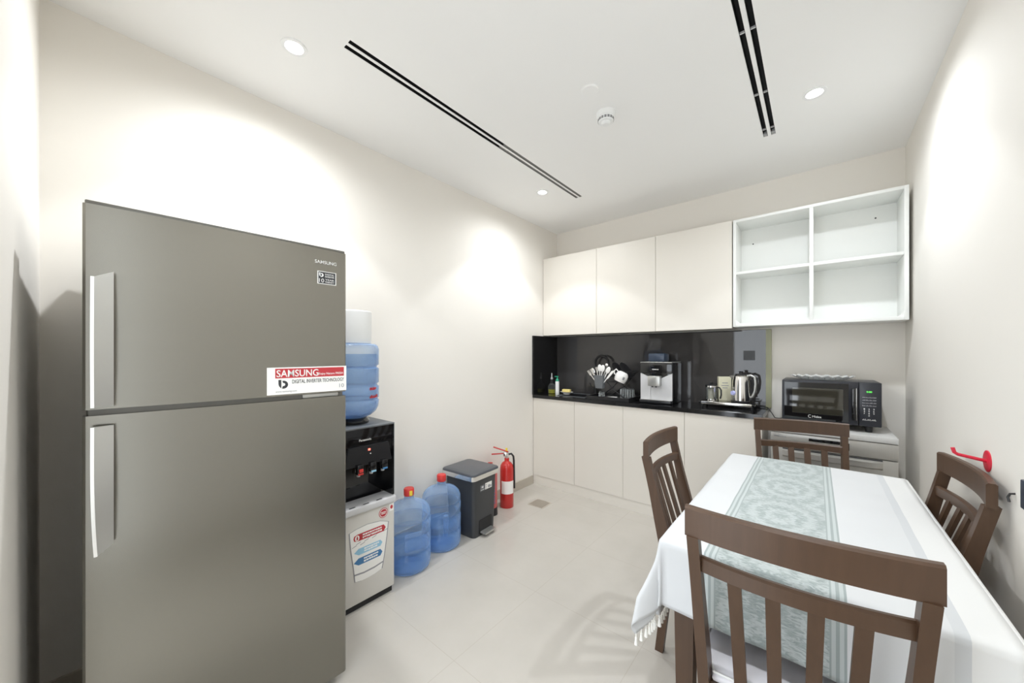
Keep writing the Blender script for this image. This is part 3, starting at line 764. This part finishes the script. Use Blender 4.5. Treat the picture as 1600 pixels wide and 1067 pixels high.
for i in range(20): q.plate([o_[i], o_[i + 1], i_[i + 1], i_[i]], -.0023, -.0014)
q.build('emblem', 'white_ink', dr, False)
pn = MB().box(.142, h, 0, .012, .040, .311, .004).build('control_panel', 'micro', t)
text('0:00', .176, .249, .010, 0, 'led', 'display_digits', pn, w=.024, off=.01)
random.seed(9); k_ = MB()
for r in range(4):
    for c in range(4):
        for s_ in range(3):
            x = .157 + c * .016 + s_ * .0048; k_.box(x, x + .0036, -.0007, .0003, .216 - r * .017, .216 - r * .017 + random.choice((.004, .006, .007)))
k_.build('keypad_print', 'grey_ink', pn, False)
for r in range(4):
    for c in range(3):
        s_ = ['1', '2', '3', '4', '5', '6', '7', '8', '9', '', '0', ''][r * 3 + c]
        if s_: text(s_, .163 + c * .021, .143 - r * .0135, .009, 0, 'white_ink', 'key_digit', pn, w=.006, off=.01)
q = MB()
for c in range(3):
    for dx, dz in ((0, 0), (.004, .005), (-.004, .004), (.007, -.001), (-.007, 0)): q.box(.1665 + c * .021 + dx - .002, .1665 + c * .021 + dx + .002, -.0007, .0003, .078 + dz, .081 + dz)
q.build('keypad_print', 'white_ink', pn, False)

# cut-glass tray on the microwave
t = thing('glass_tray', 'shallow cut-glass tray with crimped rim on top of the microwave', 'tray', (.030, 3.265, 1.1645))
def oval(rx, ry, z, amp=0.0, n=72, k=18): return [((rx + amp * math.cos(k * 2 * PI * i / n)) * math.cos(2 * PI * i / n), (ry + amp * math.cos(k * 2 * PI * i / n)) * math.sin(2 * PI * i / n), z + (amp * .8) * math.cos(k * 2 * PI * i / n)) for i in range(n)]
MB().loft([oval(.10, .06, 0), oval(.11, .07, .001), oval(.15, .105, .018, .004), oval(.165, .118, .026, .006), oval(.162, .115, .027, .006), oval(.145, .10, .020, .004), oval(.10, .06, .005)]).build('tray_body', 'flute', t, ang=20)
q = MB()
for i in range(30):
    a = 2 * PI * i / 30; q.sphere((.135 * math.cos(a), .092 * math.sin(a), .016), .0055, seg=8)
q.build('cut_pattern', 'chrome', t)
# power cord
tag(MB().tube([(-.40, 3.42, .926), (-.33, 3.415, .930), (-.285, 3.40, .928), (-.262, 3.37, .90), (-.235, 3.34, .862), (-.205, 3.36, .858), (-.19, 3.41, .858)], .003, 8).build('power_cord', 'black'),
    'thin black power cord running from the worktop to behind the microwave', 'cord')

# ------------------------------------------------------------------ coffee machine
t = thing('coffee_machine', 'black and silver bean-to-cup coffee machine on the worktop', 'coffee machine', (-1.042, 3.135, CT))
h = .131
MB().box(-h, h, .02, .27, .004, .345, .005).build('case', 'black_gloss', t)
MB().box(-h, h, -.002, .02, .255, .345, .003).build('display_panel', 'black_gloss', t)
q = MB(); q.plate([(-h, .03), (-.045, .03), (-.045, .215), (-h, .258)], .004, .02); q.plate([(h, .03), (.045, .03), (.045, .215), (h, .258)], .004, .02); q.plate([(-.045, .03), (.045, .03), (.045, .17), (-.045, .17)], .008, .02)
q.build('front_panel', 'lightgrey', t, False)
MB().box(-h, h, -.03, .02, .004, .028, .003).build('drip_tray', 'black', t)
MB().box(-h + .006, h - .006, -.028, .003, .0282, .031).build('drip_grid', 'chrome', t, False)
sp = MB().box(-.052, .048, -.050, .012, .150, .235, .005).build('brew_head', 'satin', t)
MB().cyl((-.018, -.03, .138), (-.018, -.03, .151), .006).cyl((.012, -.03, .138), (.012, -.03, .151), .006).build('outlet', 'black', sp)
text('SIEMENS', -.030, .284, .009, -.002, 'white_ink', 'brand_lettering', t, w=.054, off=.02)
MB().box(-h, h, -.002, .26, .345, .351, .002).build('top_rim', 'satin', t)
q = MB()
for x in (-.07, -.035, .005, .04, .075): q.box(x - .008, x + .008, .01, .02, .3505, .3525)
q.build('key', 'white_ink', t, False)
MB().box(-.10, .04, .10, .24, .351, .425, .012).build('bean_hopper', 'navy', t)

# ------------------------------------------------------------------ breakfast tray: kettle, cafetiere, carton
t = thing('serving_tray', 'raised black serving tray with polished steel front edge on the worktop', 'tray', (-.535, 3.305, CT))
MB().box(-.19, .19, -.105, .115, .028, .042, .003).build('tray_board', 'black_gloss', t)
MB().box(-.17, .17, -.111, -.1045, .022, .044, .002).build('front_edge', 'chrome', t)
for sx in (-.17, .17):
    for sy in (-.085, .095): MB().cyl((sx, sy, 0), (sx, sy, .029), .008, seg=14).build('foot', 'black', t)
TZ = CT + .042
t = thing('electric_kettle', 'polished steel electric kettle with loop handle on the serving tray', 'kettle', (-.447, 3.300, TZ), math.radians(8))
MB().lathe([(0, 0), (.066, 0), (.068, .012), (.062, .018), (0, .018)]).build('base', 'black', t)
MB().lathe([(0, .018), (.062, .018), (.0625, .05), (.057, .17), (.050, .205), (.040, .214), (0, .214)]).build('body', 'chrome', t)
MB().lathe([(0, .212), (.040, .213), (.038, .222), (.012, .226), (.012, .236), (.018, .242), (0, .244)]).build('lid', 'black', t)
MB().tube([(.030, -.004, .205), (.062, -.01, .215), (.088, -.014, .20), (.094, -.016, .15), (.088, -.016, .09), (.074, -.014, .05), (.060, -.01, .045)], .010, 12).build('handle', 'satin', t)
MB().tube([(.058, -.012, .185), (.072, -.014, .178), (.074, -.015, .11), (.066, -.013, .075)], .008, 10).build('handle_lining', 'black', t)
MB().lathe([(0, 0), (.018, 0), (.016, .012), (0, .014)], (-.050, -.036, .075), axis=(-.6, -.6, 0)).build('temperature_gauge', 'blueled', t)
MB().box(.045, .075, -.03, .01, .02, .042, .004).build('switch', 'black', t)
MB().loft([[(-.052, -.014, .18), (-.052, .014, .18), (-.046, .014, .21), (-.046, -.014, .21)], [(-.078, -.006, .20), (-.078, .006, .20), (-.076, .006, .21), (-.076, -.006, .21)]]).build('spout', 'chrome', t)
t = thing('cafetiere', 'small glass cafetiere with steel frame on the serving tray', 'coffee pot', (-.655, 3.305, TZ))
MB().lathe([(.039, .006), (.039, .115), (.037, .115), (.037, .008), (0, .008), (0, .006), (.039, .006)]).build('glass_jar', 'glass', t)
MB().lathe([(0, .010), (.024, .010), (.024, .098), (0, .098)]).build('plunger_sleeve', 'tea', t)
q = MB(); q.lathe([(.040, 0), (.043, 0), (.043, .014), (.040, .014), (.040, 0)]); q.lathe([(.040, .108), (.043, .108), (.043, .120), (.040, .120), (.040, .108)])
for k in range(4):
    a = math.radians(45 + 90 * k); q.box(.0395, .043, -.004, .004, .01, .11, mtx=Matrix.Rotation(a, 4, 'Z'))
q.build('frame', 'chrome', t)
MB().lathe([(0, .118), (.043, .119), (.040, .127), (.015, .132), (.010, .138), (.014, .145), (0, .148)]).build('lid', 'black', t)
MB().tube([(.040, -.01, .112), (.062, -.014, .108), (.074, -.016, .09), (.075, -.016, .05), (.068, -.014, .02)], .006, 10).build('handle', 'black', t)
t = thing('carton', 'cream card carton standing between cafetiere and kettle', 'carton', (-.575, 3.385, TZ), math.radians(20))
MB().box(-.045, .045, -.028, .028, 0, .192, .001).build('carton_body', 'carton', t, False)
q = MB(); random.seed(4)
for zz, ww in ((.14, .020), (.118, .026), (.10, .018)):
    q.box(-ww, ww, -.029, -.0275, zz, zz + .006)
q.build('carton_print', 'grey_ink', t, False)
tag(MB().plate(rrect(-.448, -.372, 1.29, 1.366, .006), YB - .028, YB - .0205).build('wall_socket', 'bin'), 'dark square socket plate on the backsplash above the kettle', 'socket')

# ------------------------------------------------------------------ left end of worktop
t = thing('oil_bottle', 'clear glass oil pourer with a little yellow-green oil on the worktop', 'bottle', (-2.160, 3.225, CT))
MB().lathe([(0, .002), (.036, .002), (.040, .006), (.040, .075), (.034, .092), (.013, .105), (.011, .15), (.013, .155), (.011, .155)]).build('glass_body', 'glass', t)
MB().lathe([(0, .004), (.036, .004), (.037, .042), (0, .042)]).build('oil', 'oil', t)
MB().lathe([(.012, .15), (.013, .165), (.006, .17), (.0045, .215), (0, .216)]).build('pourer', 'lightgrey', t)
t = thing('soap_dispenser', 'slim white soap bottle with green pump on the worktop', 'soap dispenser', (-2.035, 3.140, CT))
MB().lathe([(0, 0), (.019, 0), (.020, .004), (.020, .135), (.016, .142), (0, .142)]).build('bottle', 'white', t)
MB().lathe([(0, .14), (.018, .14), (.017, .155), (.006, .168), (.004, .185), (0, .186)]).build('pump_collar', 'green', t)
MB().box(-.030, .012, -.006, .006, .183, .192, .003).build('pump_head', 'green', t)
t = thing('soap_dish', 'small white oval dish left of the sink holding a sponge', 'dish', (-1.955, 3.190, CT + .0045))
MB().loft([oval(.030, .022, 0), oval(.034, .026, .002), oval(.036, .028, .014), oval(.070, .048, .026), oval(.072, .050, .029), oval(.066, .044, .027), oval(.034, .024, .018)]).build('dish_body', 'ceramic', t)
tag(MB().box(-.042, .042, -.026, .026, -.014, .014, .007, 3).xf(Matrix.Translation((-1.955, 3.190, CT + .0445)) @ Matrix.Rotation(math.radians(14), 4, 'Z')).build('sponge', 'sponge'),
    'yellow sponge lying in the white dish beside the sink', 'sponge')

# ------------------------------------------------------------------ dish rack
RX, RY = -1.455, 3.235
t = thing('drip_tray', 'flat black drip tray under the dish rack', 'tray', (RX, RY, CT))
MB().box(-.205, .205, -.170, .175, .0, .006).box(-.205, -.186, -.170, .175, .006, .030).box(.186, .205, -.170, .175, .006, .030).box(-.186, .186, -.170, -.164, .006, .030).box(-.186, .186, .169, .175, .006, .030).build('tray_body', 'black', t, False)
t = thing('dish_rack', 'black crossed-leg dish drying rack standing in the drip tray', 'dish rack', (RX + .03, RY + .01, CT + .0062))
for sy in (-.135, .135):
    for d in (1, -1):
        MB().tube([(-.135 * d, sy, .004), (0, sy, .10), (.135 * d, sy, .255)], .0055, 8).build('leg', 'black', t)
for d in (1, -1):
    for xx, zz in ((.135 * d, .255), (.09 * d, .20)):
        MB().tube([(xx, -.14, zz), (xx, .14, zz)], .005, 8).build('rail', 'black', t)
q = MB()
for k in range(9):
    y = -.12 + .03 * k
    q.tube([(-.125, y, .245), (-.05, y, .155), (.05, y, .155), (.125, y, .245)], .0025, 6)
q.build('wire_basket', 'black', t)
for k, (px, lab) in enumerate(((-.02, 'black plate standing on edge in the dish rack, nearer the tap'), (.045, 'black plate standing on edge in the dish rack, nearer the coffee machine'))):
    o = thing('plate', lab, 'plate', (RX + .03 + px, RY + .04 + .02 * k, CT + .2575), math.radians(12), 'black plates in the dish rack')
    MB().lathe([(0, 0), (.05, 0), (.085, .012), (.088, .015), (.084, .015), (.05, .005), (0, .004)], (0, 0, 0), axis=(.8, -.25, .55)).build('plate_body', 'black', o)
# cutlery cup and cutlery
CX, CY, CZ = RX - .055, 3.035 + .006, CT + .120
t = thing('cutlery_holder', 'grey tapered cutlery cup hung on the front of the dish rack', 'cutlery holder', (CX, CY, CZ - .012))
MB().loft([[(x, y, 0) for x, y in rrect(-.036, .036, -.028, .028, .010)], [(x, y, .118) for x, y in rrect(-.050, .050, -.036, .036, .012)], [(x, y, .118) for x, y in rrect(-.047, .047, -.033, .033, .010)], [(x, y, .01) for x, y in rrect(-.034, .034, -.026, .026, .009)]]).build('cup', 'greycup', t)
MB().tube([(0, .030, .112), (0, .050, .118), (0, .066, .112)], .004, 8).build('hook', 'black', t)
specs = [(-38, 'fork', 'table fork', 'steel fork leaning furthest left in the grey cutlery cup'), (-30, 'fork', 'table fork', 'steel fork second from left in the grey cutlery cup'), (-22, 'spoon', 'table spoon', 'steel spoon leaning left in the grey cutlery cup'),
         (-12, 'fork', 'table fork', 'steel fork just left of the white spoon in the cup'), (-1, 'white', 'white spoon', 'white serving spoon upright at the centre of the cutlery cup'), (10, 'white', 'white spoon', 'white serving spoon right of centre in the cutlery cup'),
         (16, 'whisk', 'ladle', 'tall steel ladle with round head rising above the other cutlery'), (26, 'white', 'white spoon', 'white serving spoon leaning far right in the cutlery cup'), (38, 'knife', 'knife', 'pale knife leaning furthest right in the cutlery cup')]
for k, (ang, kind, _, lab) in enumerate(specs):
    nm = {'fork': 'fork', 'spoon': 'spoon', 'white': 'serving_spoon', 'whisk': 'ladle', 'knife': 'knife'}[kind]
    L = {'fork': .180, 'spoon': .175, 'white': .195, 'whisk': .225, 'knife': .195}[kind]
    a = math.radians(ang); q = MB()
    q.box(-.004, .004, -.0012, .0012, 0, L * .72, .0008)
    if kind in ('spoon', 'white'): q.sphere((0, 0, L * .86), 1, (.017 if kind == 'spoon' else .021, .005, L * .17), 14)
    elif kind == 'whisk': q.sphere((0, 0, L * .90), 1, (.018, .014, .018), 14); q.box(-.003, .003, -.001, .001, L * .7, L * .86)
    elif kind == 'knife': q.loft([[(-.006, -.001, L * .5), (.010, -.001, L * .5), (.010, .001, L * .5), (-.006, .001, L * .5)], [(-.008, -.0006, L * .9), (.014, -.0006, L * .9), (.014, .0006, L * .9), (-.008, .0006, L * .9)], [(.006, -.0004, L), (.010, -.0004, L), (.010, .0004, L), (.006, .0004, L)]])
    else:
        q.box(-.011, .011, -.001, .001, L * .70, L * .80, .0008)
        for x in (-.009, -.003, .003, .009): q.box(x - .0017, x + .0017, -.001, .001, L * .80, L)
    m_ = Matrix.Translation((CX + .012 * math.sin(a) + (k - 4) * .001, CY + .012 * math.sin(k * 2.3), CZ + .004)) @ Matrix.Rotation(a, 4, 'Y')
    q.xf(m_)
    tag(q.build(nm, 'ceramic' if kind in ('white', 'knife') else 'chrome'), lab, nm.replace('_', ' '), 'cutlery in the grey cup')
def tumbler(label, loc, up=True, r=.034, hh=.10):
    o = thing('drinking_glass', label, 'glass', loc, 0, 'clear drinking glasses on the drip tray')
    p = [(r, 0), (r * .86, hh), (0, hh), (0, hh - .006), (r * .80, hh - .006), (r * .94, .0), (r, 0)]
    if not up: pass
    MB().lathe(p, seg=24).build('glass_body', 'glass', o)
    q = MB()
    for k in range(9):
        a = 2 * PI * k / 9; q.cyl((r * .985 * math.cos(a), r * .985 * math.sin(a), .01), (r * .88 * math.cos(a), r * .88 * math.sin(a), hh - .01), .0020, seg=6)
    q.build('flute', 'flute', o)
tumbler('small clear glass upside down below the grey cutlery cup', (RX - .065, 3.098, CT + .0065), r=.027, hh=.07)
tumbler('fluted clear glass upside down on the tray, nearer the coffee machine', (-1.285, 3.20, CT + .0065), r=.032)
tumbler('fluted clear glass upside down on the tray, beneath the white mug', (-1.352, 3.20, CT + .0065), r=.032)
o = thing('mug', 'white mug hanging upside down on the dish rack', 'mug', (-1.330, 3.10, CT + .218), math.radians(15))
mt = Matrix.Rotation(math.radians(24), 4, 'Y') @ Matrix.Rotation(PI, 4, 'X') @ Matrix.Scale(1.12, 4)
MB().lathe([(0, -.040), (.026, -.040), (.038, -.033), (.047, -.016), (.050, .004), (.048, .026), (.043, .042), (.040, .042), (.045, .024), (.047, .004), (.043, -.016), (.034, -.030), (0, -.034)], seg=32).xf(mt).build('mug_body', 'ceramic', o)
MB().tube([(-.046, 0, .006), (-.062, 0, .0), (-.070, 0, -.020), (-.062, 0, -.038), (-.042, 0, -.028)], .0055, 10).xf(mt).build('mug_handle', 'ceramic', o)
MB().box(-.008, .008, -.0525, -.047, -.008, .014, .001).xf(mt @ Matrix.Rotation(math.radians(150), 4, 'Z')).build('mug_print', 'grey_ink', o, False)
o = thing('side_plate', 'white plate lying flat in the drip tray', 'plate', (RX + .005, 3.165, CT + .0063))
MB().lathe([(0, 0), (.04, 0), (.050, .010), (.052, .013), (.047, .012), (.038, .004), (0, .004)]).build('plate_body', 'ceramic', o)

# ------------------------------------------------------------------ right wall fittings
t = thing('wall_hook', 'red metal wall hook with round plate on the right wall', 'hook', (XR, 1.978, .976))
MB().lathe([(0, 0), (.036, 0), (.036, .003), (.034, .004), (0, .004)], axis=(-1, 0, 0)).build('mounting_plate', 'hookred', t)
MB().tube([(-.003, 0, 0), (-.045, 0, .008), (-.066, 0, .012), (-.074, 0, .018), (-.078, 0, .034)], .0055, 10).build('hook_arm', 'hookred', t)
tag(MB().box(XR - .012, XR, 1.607, 1.682, .912, .992, .003).build('wall_socket', 'navy'), 'dark blue socket plate on the right wall at the photo edge', 'socket')
tag(MB().tube([(XR, 1.760, .930), (XR - .010, 1.758, .928), (XR - .014, 1.756, .918), (XR - .012, 1.754, .905)], .003, 8).build('cable_hook', 'black'), 'tiny black cable hook on the right wall beside the dark socket', 'hook')

# ------------------------------------------------------------------ dining table
TX0, TX1, TY0, TY1, TTOP = -.372, .318, 1.185, 2.475, .748
t = thing('dining_table', 'dark wood dining table under the white tablecloth', 'table', ((TX0 + TX1) / 2, (TY0 + TY1) / 2, 0))
a, b_ = (TX1 - TX0) / 2, (TY1 - TY0) / 2
MB().box(-a, a, -b_, b_, TTOP - .026, TTOP, .004).build('tabletop', 'wood', t)
ai, bi = a - .045, b_ - .045
MB().box(-ai, ai, -bi, -bi + .02, .63, TTOP - .026).box(-ai, ai, bi - .02, bi, .63, TTOP - .026).box(-ai, -ai + .02, -bi + .02, bi - .02, .63, TTOP - .026).box(ai - .02, ai, -bi + .02, bi - .02, .63, TTOP - .026).build('apron', 'wood', t, False)
for sx in (-1, 1):
    for sy in (-1, 1):
        cx, cy = sx * (a - .055), sy * (b_ - .055)
        sq = lambda r, z, dx=0: [(cx + dx - r, cy - r, z), (cx + dx + r, cy - r, z), (cx + dx + r, cy + r, z), (cx + dx - r, cy + r, z)]
        MB().loft([sq(.021, 0), sq(.024, .25), sq(.029, .60), sq(.031, TTOP - .027)]).build('leg', 'wood', t, False)

# ------------------------------------------------------------------ tablecloth
def drape(u, v):
    """sheet coordinates (metres, table frame) to a point on the draped cloth"""
    Z0 = TTOP + .0035
    eu = u - TX1 if u > TX1 else (u - TX0 if u < TX0 else 0.0)
    ev = v - TY1 if v > TY1 else (v - TY0 if v < TY0 else 0.0)
    r = math.hypot(eu, ev)
    bx_, by_ = min(max(u, TX0), TX1), min(max(v, TY0), TY1)
    if r == 0:
        w = .0010 * math.sin(13 * u + 5 * v) * math.sin(9 * v - 3 * u) + .0011 * math.sin(31 * v + 4 * u)
        return (u, v, Z0 + .0024 + w)
    th = math.atan2(abs(ev), abs(eu))
    corner = math.sin(2 * th)
    rad = .016 + .02 * min(1, r / .1)
    # roll over the edge on a small radius, then hang
    R = .008
    if r < R * PI / 2: o_, dz = R * math.sin(r / R), R * (1 - math.cos(r / R))
    else:
        l = r - R * PI / 2; o_ = R + .015 * l + corner * .17 * l; dz = R + .985 * l * (1 - .06 * corner)
    fold = corner * (.034 * math.cos(8 * th) + .008 * math.cos(15 * th)) * max(0, min(1, (r - .06) / .14)) ** 1.3
    along = (1 - corner) ** 2 * (.003 * math.sin(24 * v + 1.0) if abs(eu) > abs(ev) else .003 * math.sin(21 * u)) * min(1, r / .08)
    o_ = max(.0, o_ + fold + along) + .002
    sx = 1 if eu > 0 else -1; sy = 1 if ev > 0 else -1
    ex = sx * math.cos(th) if eu else 0; ey = sy * math.sin(th) if ev else 0
    return (bx_ + ex * o_, by_ + ey * o_, Z0 + .0024 - dz)
UD, UR, VD, VB = .258, .085, .212, .150                      # drops: left, right, near, far
US = sorted(set([TX0 - UD + i * UD / 22 for i in range(23)] + [TX0 + i * (TX1 - TX0) / 40 for i in range(41)] + [TX1 + i * UR / 10 for i in range(11)]))
VS = sorted(set([TY0 - VD + i * VD / 18 for i in range(19)] + [TY0 + i * (TY1 - TY0) / 70 for i in range(71)] + [TY1 + i * VB / 12 for i in range(13)]))
me = bpy.data.meshes.new('tablecloth'); bm = bmesh.new(); uvl = bm.loops.layers.uv.new('UVMap')
g = [[bm.verts.new(drape(u, v)) for v in VS] for u in US]
for i in range(len(US) - 1):
    for j in range(len(VS) - 1):
        if US[i + 1] - US[i] < 1e-6 or VS[j + 1] - VS[j] < 1e-6: continue
        f = bm.faces.new((g[i][j], g[i + 1][j], g[i + 1][j + 1], g[i][j + 1])); f.smooth = True
        for lp, (u, v) in zip(f.loops, ((US[i], VS[j]), (US[i + 1], VS[j]), (US[i + 1], VS[j + 1]), (US[i], VS[j + 1]))): lp[uvl].uv = (u, v)
bm.to_mesh(me); bm.free(); me.materials.append(M['cloth'])
cl = bpy.data.objects.new('tablecloth', me); COL.objects.link(cl)
tag(cl, 'white tablecloth with grey patterned stripe and tasselled edge draped over the dining table', 'tablecloth')
sm = cl.modifiers.new('thickness', 'SOLIDIFY'); sm.thickness = .0014; sm.offset = 1
def tassel(q, p, L):
    x, y, z = p
    q.cyl((x, y, z + .002), (x, y, z - L * .35), .0022, .0022, 6); q.sphere((x, y, z - L * .38), .0042, seg=8)
    q.cyl((x, y, z - L * .40), (x, y, z - L), .0036, .0062, 8)
spots = [drape(TX0 - UD, TY0 - VD + .004 + k * .021) for k in range(14)]
for k, p in enumerate(spots):
    q = MB(); tassel(q, p, .034); q.build('tassel', 'tassel', cl)
q = MB(); v = TY0 - VD + .004 + 14 * .021
while v < TY1 + VB:
    tassel(q, drape(TX0 - UD, v), .034); v += .021
o = q.build('tassel_fringe', 'tassel', cl); o['kind'] = 'stuff'

# ------------------------------------------------------------------ dining chairs (local: sitter looks to +y, back rail over the origin)
def make_chair(label):
    t = thing('dining_chair', label, 'chair', (0, 0, 0), 0, 'dark wood dining chairs')
    def post_y(z): return .095 - .095 * max(0, (z - .45)) / .42 if z >= .45 else .095 - .045 * ((.45 - z) / .45) ** 1.3
    def post_x(z): return .178 + .027 * min(1, z / .87)
    for s in (-1, 1):
        secs = []
        for z in (0, .15, .30, .42, .50, .60, .72, .80, .872):
            w = .0135; d = .017 + .013 * math.exp(-((z - .50) / .16) ** 2)
            x, y = s * post_x(z), post_y(z)
            secs.append([(x - w, y - d, z), (x + w, y - d, z), (x + w, y + d, z), (x - w, y + d, z)])
        MB().loft(secs).build('leg', 'wood', t, ang=25)
        secs = []
        for z, r in ((0, .015), (.2, .018), (.415, .021)):
            x, y = s * .178, .375
            secs.append([(x - r, y - r, z), (x + r, y - r, z), (x + r, y + r, z), (x - r, y + r, z)])
        MB().loft(secs).build('leg', 'wood', t, ang=25)
    def bowed(w, z0, z1, th, dep, yo, r=.005):
        secs = []
        for i in range(21):
            x = -w + 2 * w * i / 20; yc = yo - dep * (1 - (x / w) ** 2)
            secs.append([(x, yc - th / 2, z0 + .002), (x, yc - th / 2, z1 - r), (x, yc - th / 2 + r, z1), (x, yc + th / 2 - r, z1), (x, yc + th / 2, z1 - r), (x, yc + th / 2, z0 + .002)])
        return MB().loft(secs)
    bowed(.224, .868, .945, .024, .026, .004).build('top_rail', 'wood', t, ang=30)
    bowed(.192, .776, .816, .018, .026, post_y(.80) + .004).build('back_rail', 'wood', t, ang=30)
    for k in range(4):
        x = -.1155 + .077 * k
        yt = post_y(.79) + .004 - .026 * (1 - (x / .192) ** 2); yb_ = post_y(.46) + .012; xb = x * .94
        secs = []
        for f in (0, .5, 1):
            z = .440 + .345 * f; xx = xb + (x - xb) * f; yc = yb_ + (yt - yb_) * f; w, d = .0145, .006
            secs.append([(xx - w, yc - d, z), (xx + w, yc - d, z), (xx + w, yc + d, z), (xx - w, yc + d, z)])
        MB().loft(secs).build('slat', 'wood', t, ang=25)
    def seat_outline(g):
        pts = [(-.180 + g, .085 + g), (.180 - g, .085 + g)]
        n = 16
        for i in range(n + 1):
            a = PI * i / n; c, s_ = math.cos(a), math.sin(a)
            pts.append(((.215 - g) * (abs(c) ** .45) * (1 if c >= 0 else -1), .20 + (.205 - g) * (s_ ** .45)))
        return pts
    MB().slab(seat_outline(0), .415, .447).build('seat_frame', 'wood', t, ang=30)
    pts = seat_outline(.006)
    def ring(g, z): return [(x, y, z) for x, y in seat_outline(g)]
    MB().loft([ring(.008, .446), ring(.005, .455), ring(.008, .468), ring(.020, .476), ring(.06, .480)]).build('seat', 'seat', t, ang=60)
    MB().tube([(x, y, .470) for x, y in seat_outline(.009)] + [(*seat_outline(.009)[0], .470)], .0035, 6).build('seat_piping', 'white', t)
    return t
ch = make_chair('dark wood dining chair in the foreground, its back to the viewer')
ch.location = (-.038, 1.028, 0); ch.rotation_euler.z = math.radians(3)
for lab, x, y, rz in (('dark wood dining chair at the left side of the table, facing right', -.592, 1.86, -90), ('dark wood dining chair at the right side of the table, squeezed against the right wall', .402, 2.005, 93.0),
                      ('dark wood dining chair at the far end of the table, in front of the dishwasher', -.078, 2.745, 192)):
    c = copy_tree(ch); c['label'] = lab; c.location = (x, y, 0); c.rotation_euler = (0, 0, math.radians(rz))
